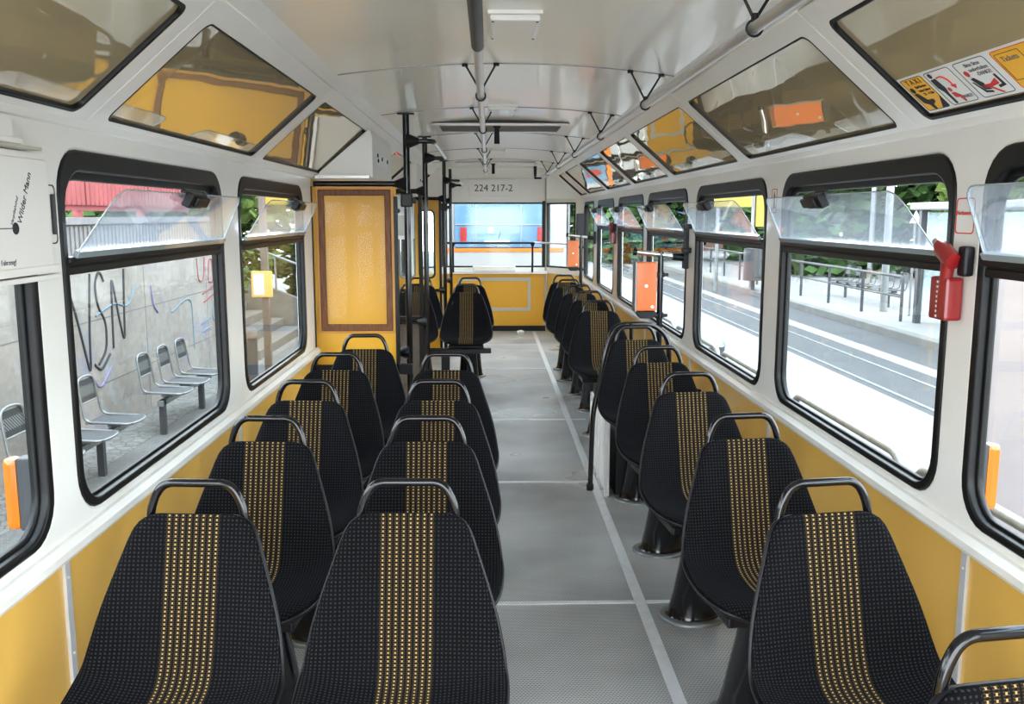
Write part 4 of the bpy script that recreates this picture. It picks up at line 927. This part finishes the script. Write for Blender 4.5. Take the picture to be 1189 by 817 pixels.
# right side barrier hoops beside the tram
hb = None
for j, (y0, y1) in enumerate(((5.15, 7.05), (7.25, 9.3), (9.5, 11.6), (11.8, 14.0), (3.2, 4.95))):
    t = thing('tube_barrier', ['grey tube barrier low in the large right window', 'grey tube barrier in the second right window', 'grey tube barrier in the third right window', 'grey tube barrier seen through the far right windows', 'grey tube barrier in the nearest right window'][j], 'barrier', (2.45, 0, GZ+.04), 0, 'tube barriers beside the tram')
    MB().tube([(0, y0, -.2), (0, y0, .90), (0, y1, .90), (0, y1, -.2)], .030, 12, fillet=.16).build('tube', 'galv', t)
# far platform railing
t = thing('platform_railing', 'dark tubular railing along the kerb across the street', 'railing', (8.8, 0, GZ+.11))
mb = MB().tube([(0, 19, 0), (0, 19, .95), (0, 40, .95)], .034, 8, fillet=.1).tube([(0, 19, .52), (0, 40, .52)], .02, 8); mb.build('top_rail', 'dark', t)
for y in [21.05+2.1*q for q in range(9)]: MB().tube([(0, y, 0), (0, y, .94)], .038, 8).build('post', 'dark', t)
t = thing('platform_railing', 'second tubular railing seen through the nearest right window', 'railing', (8.8, 0, GZ+.11))
MB().tube([(0, 6, .98), (0, 14.6, .98), (0, 14.6, 0)], .028, 8, fillet=.1).tube([(0, 6, .55), (0, 14.6, .55)], .02, 8).build('top_rail', 'dark', t)
for y in (8.0, 10.2, 12.4): MB().tube([(0, y, 0), (0, y, .97)], .032, 8).build('post', 'dark', t)
cd = chair_out('dark', 'dark')
for j in range(6):
    o = cd if j == 0 else copytree(cd); o.location = (9.85, 21.7+j*.70, GZ+.11+.46); o.rotation_euler = (0, 0, PI)
    o['label'] = 'dark wire bench seat across the street, number %s from the near end' % ['one', 'two', 'three', 'four', 'five', 'six'][j]; o['group'] = 'bench seats across the street'
t = thing('chair_beam', 'steel beam with posts under the bench seats across the street', 'bench beam')
MB().box(9.82, 9.88, 21.3, 25.7, GZ+.40, GZ+.48).build('beam', 'dark', t)
for y in (22.0, 24.7): MB().box(9.82, 9.88, y-.03, y+.03, GZ+.11, GZ+.42).build('leg', 'dark', t)
# shelter
t = thing('stop_shelter', 'glazed tram stop shelter across the street on the right', 'shelter', (0, 0, GZ+.11))
for x, y in ((9.0, 11.9), (10.3, 11.9), (9.0, 18.7), (10.3, 18.7)): MB().box(x-.06, x+.06, y-.06, y+.06, 0, 2.35).build('post', 'dark', t)
MB().box(8.8, 10.6, 11.6, 18.9, 2.35, 2.50).build('roof', 'galv', t, bevel=.03)
MB().box(10.29, 10.31, 12.0, 18.6, .15, 2.3).box(9.1, 10.2, 18.69, 18.71, .15, 2.3).build('glazing', 'shelterglass', t)
# lamp posts, road sign, yellow sign
for x, y, lb in ((12.75, 30.0, 'pale lamp post left of the middle of the large right window'), (9.3, 21.0, 'pale lamp post in the middle of the large right window')):
    t = thing('lamp_post', lb, 'lamp post', (x, y, GZ), 0, 'lamp posts across the street')
    MB().tube([(0, 0, 0), (0, 0, 6.5), (-.8, 0, 7.0)], .085, 10, fillet=.4).build('pole', 'galv', t); MB().box(-1.3, -.7, -.1, .1, 6.95, 7.05).build('lamp_head', 'galv', t, bevel=.03)
t = thing('warning_sign', 'white triangular road sign on a post by the shelter', 'road sign', (9.45, 20.0, GZ))
MB().tube([(0, 0, 0), (0, 0, 2.4)], .025, 8).build('post', 'galv', t)
MB().prism([(-.14, 2.18), (.14, 2.18), (0, 2.45)], 'y', -.04, -.02).build('sign_plate', 'white_sticker', t, bevel=.004)
t = thing('stop_sign_board', 'yellow stop name board above the platform in the second right window', 'sign', (7.3, 28, GZ))
MB().box(-.35, .80, -.05, .05, 2.60, 3.12).build('board', 'sign_yellow', t, bevel=.02); MB().tube([(-.2, .1, 0), (-.2, .1, 3.1)], .06, 8).tube([(.9, .1, 0), (.9, .1, 3.1)], .06, 8).build('post', 'galv', t)
MB().box(.95, 1.5, -.05, .05, 2.0, 3.15).build('side_board', 'sign_yellow', t, bevel=.02)
t = thing('litter_bin', 'dark litter bin on the platform seen through the second right window', 'litter bin', (8.0, 27.2, GZ+.11))
MB().tube([(0, 0, .3), (0, 0, 1.25)], .30, 18).build('bin_body', 'dark', t); MB().tube([(0, 0, 0), (0, 0, .3)], .06, 10).build('foot', 'dark', t)
t = thing('ash_bin', 'dark bin on the bright platform in the lower corner of the second right window', 'litter bin', (2.95, 12.0, GZ))
MB().tube([(0, 0, 0), (0, 0, .62)], [.21, .23], 18).build('bin_body', 'dark', t); MB().tube([(0, 0, .62), (0, 0, .70)], [.24, .20], 18).build('lid', 'galv', t)
t = thing('advert_column', 'pale pink column outside the nearest right window', 'column', (3.35, 5.75, GZ))
MB().box(-.16, .16, -.16, .16, 0, 2.1).build('shaft', 'pink', t, bevel=.02); MB().box(-.20, .20, -.20, .20, 0, .12).build('plinth', 'kerb', t, bevel=.02)
# house across the street at the far right windows
t = thing('street_house', 'reddish house across the street seen through the far right windows', 'house', (13, 58, GZ))
MB().box(-5, 5, 0, 8, 0, 4.6).build('facade', 'brick', t); MB().prism([(-5.6, 4.6), (5.6, 4.6), (0, 8.2)], 'y', -.4, 8.4).build('roof', 'brick', t)
for q in range(4): MB().box(-4.2+q*2.4, -3.0+q*2.4, -.06, .0, 1.6, 3.3).build('house_window', 'tramglass', t)
# following tram behind the back window
t = thing('following_tram', 'white tram with a wide blue windscreen behind the back window', 'tram', (.22, 14.6, 0))
bd = MB().box(-1.1, 1.1, 0, 9, -.75, 1.02); bd.box(-1.1, 1.1, .12, 9, 1.78, 2.45); bd.box(-1.1, -.74, .1, .3, 1.0, 1.8); bd.box(.74, 1.1, .1, .3, 1.0, 1.8); bd.box(-1.1, -1.0, .1, 9, 1.0, 1.8); bd.box(1.0, 1.1, .1, 9, 1.0, 1.8); bd.box(-1.05, 1.05, 3.5, 3.6, 1.0, 1.8)
bd.build('body', 'trambody', t, bevel=.04)
MB().box(-.76, .76, .06, .10, 1.04, 1.80).build('windscreen', 'tramglass', t, bevel=.01)
MB().box(-.99, .99, -.012, .02, .97, 1.03).build('waist_stripe', 'orange', t, bevel=.004)
mb = MB()
for x in (-.62, .62): mb.box(x-.05, x+.05, .03, .055, 1.14, 1.36)
mb.build('red_lamp', 'red', t)
MB().box(-.75, .75, .04, .055, 1.40, 1.412).box(-.42, -.41, .04, .055, 1.05, 1.79).box(.30, .31, .04, .055, 1.05, 1.79).build('window_bar', 'trambody', t); MB().box(-.22, -.14, .035, .05, 1.27, 1.36).box(-.28, .12, .03, .05, 1.10, 1.15).build('sign_plate', 'tooth', t); MB().tube([(-.1, .05, 1.05), (-.02, .045, 1.30)], .006, 6).build('wiper', 'ink', t)
mb = MB()
for x in (-.75, -.5, .5, .75): mb.tube([(x, -.03, .55), (x, .01, .55)], .085, 18)
mb.build('headlamp', 'tooth', t)
MB().box(-.4, .4, .0, .05, 1.86, 2.1).build('destination_box', 'ink', t, bevel=.01)
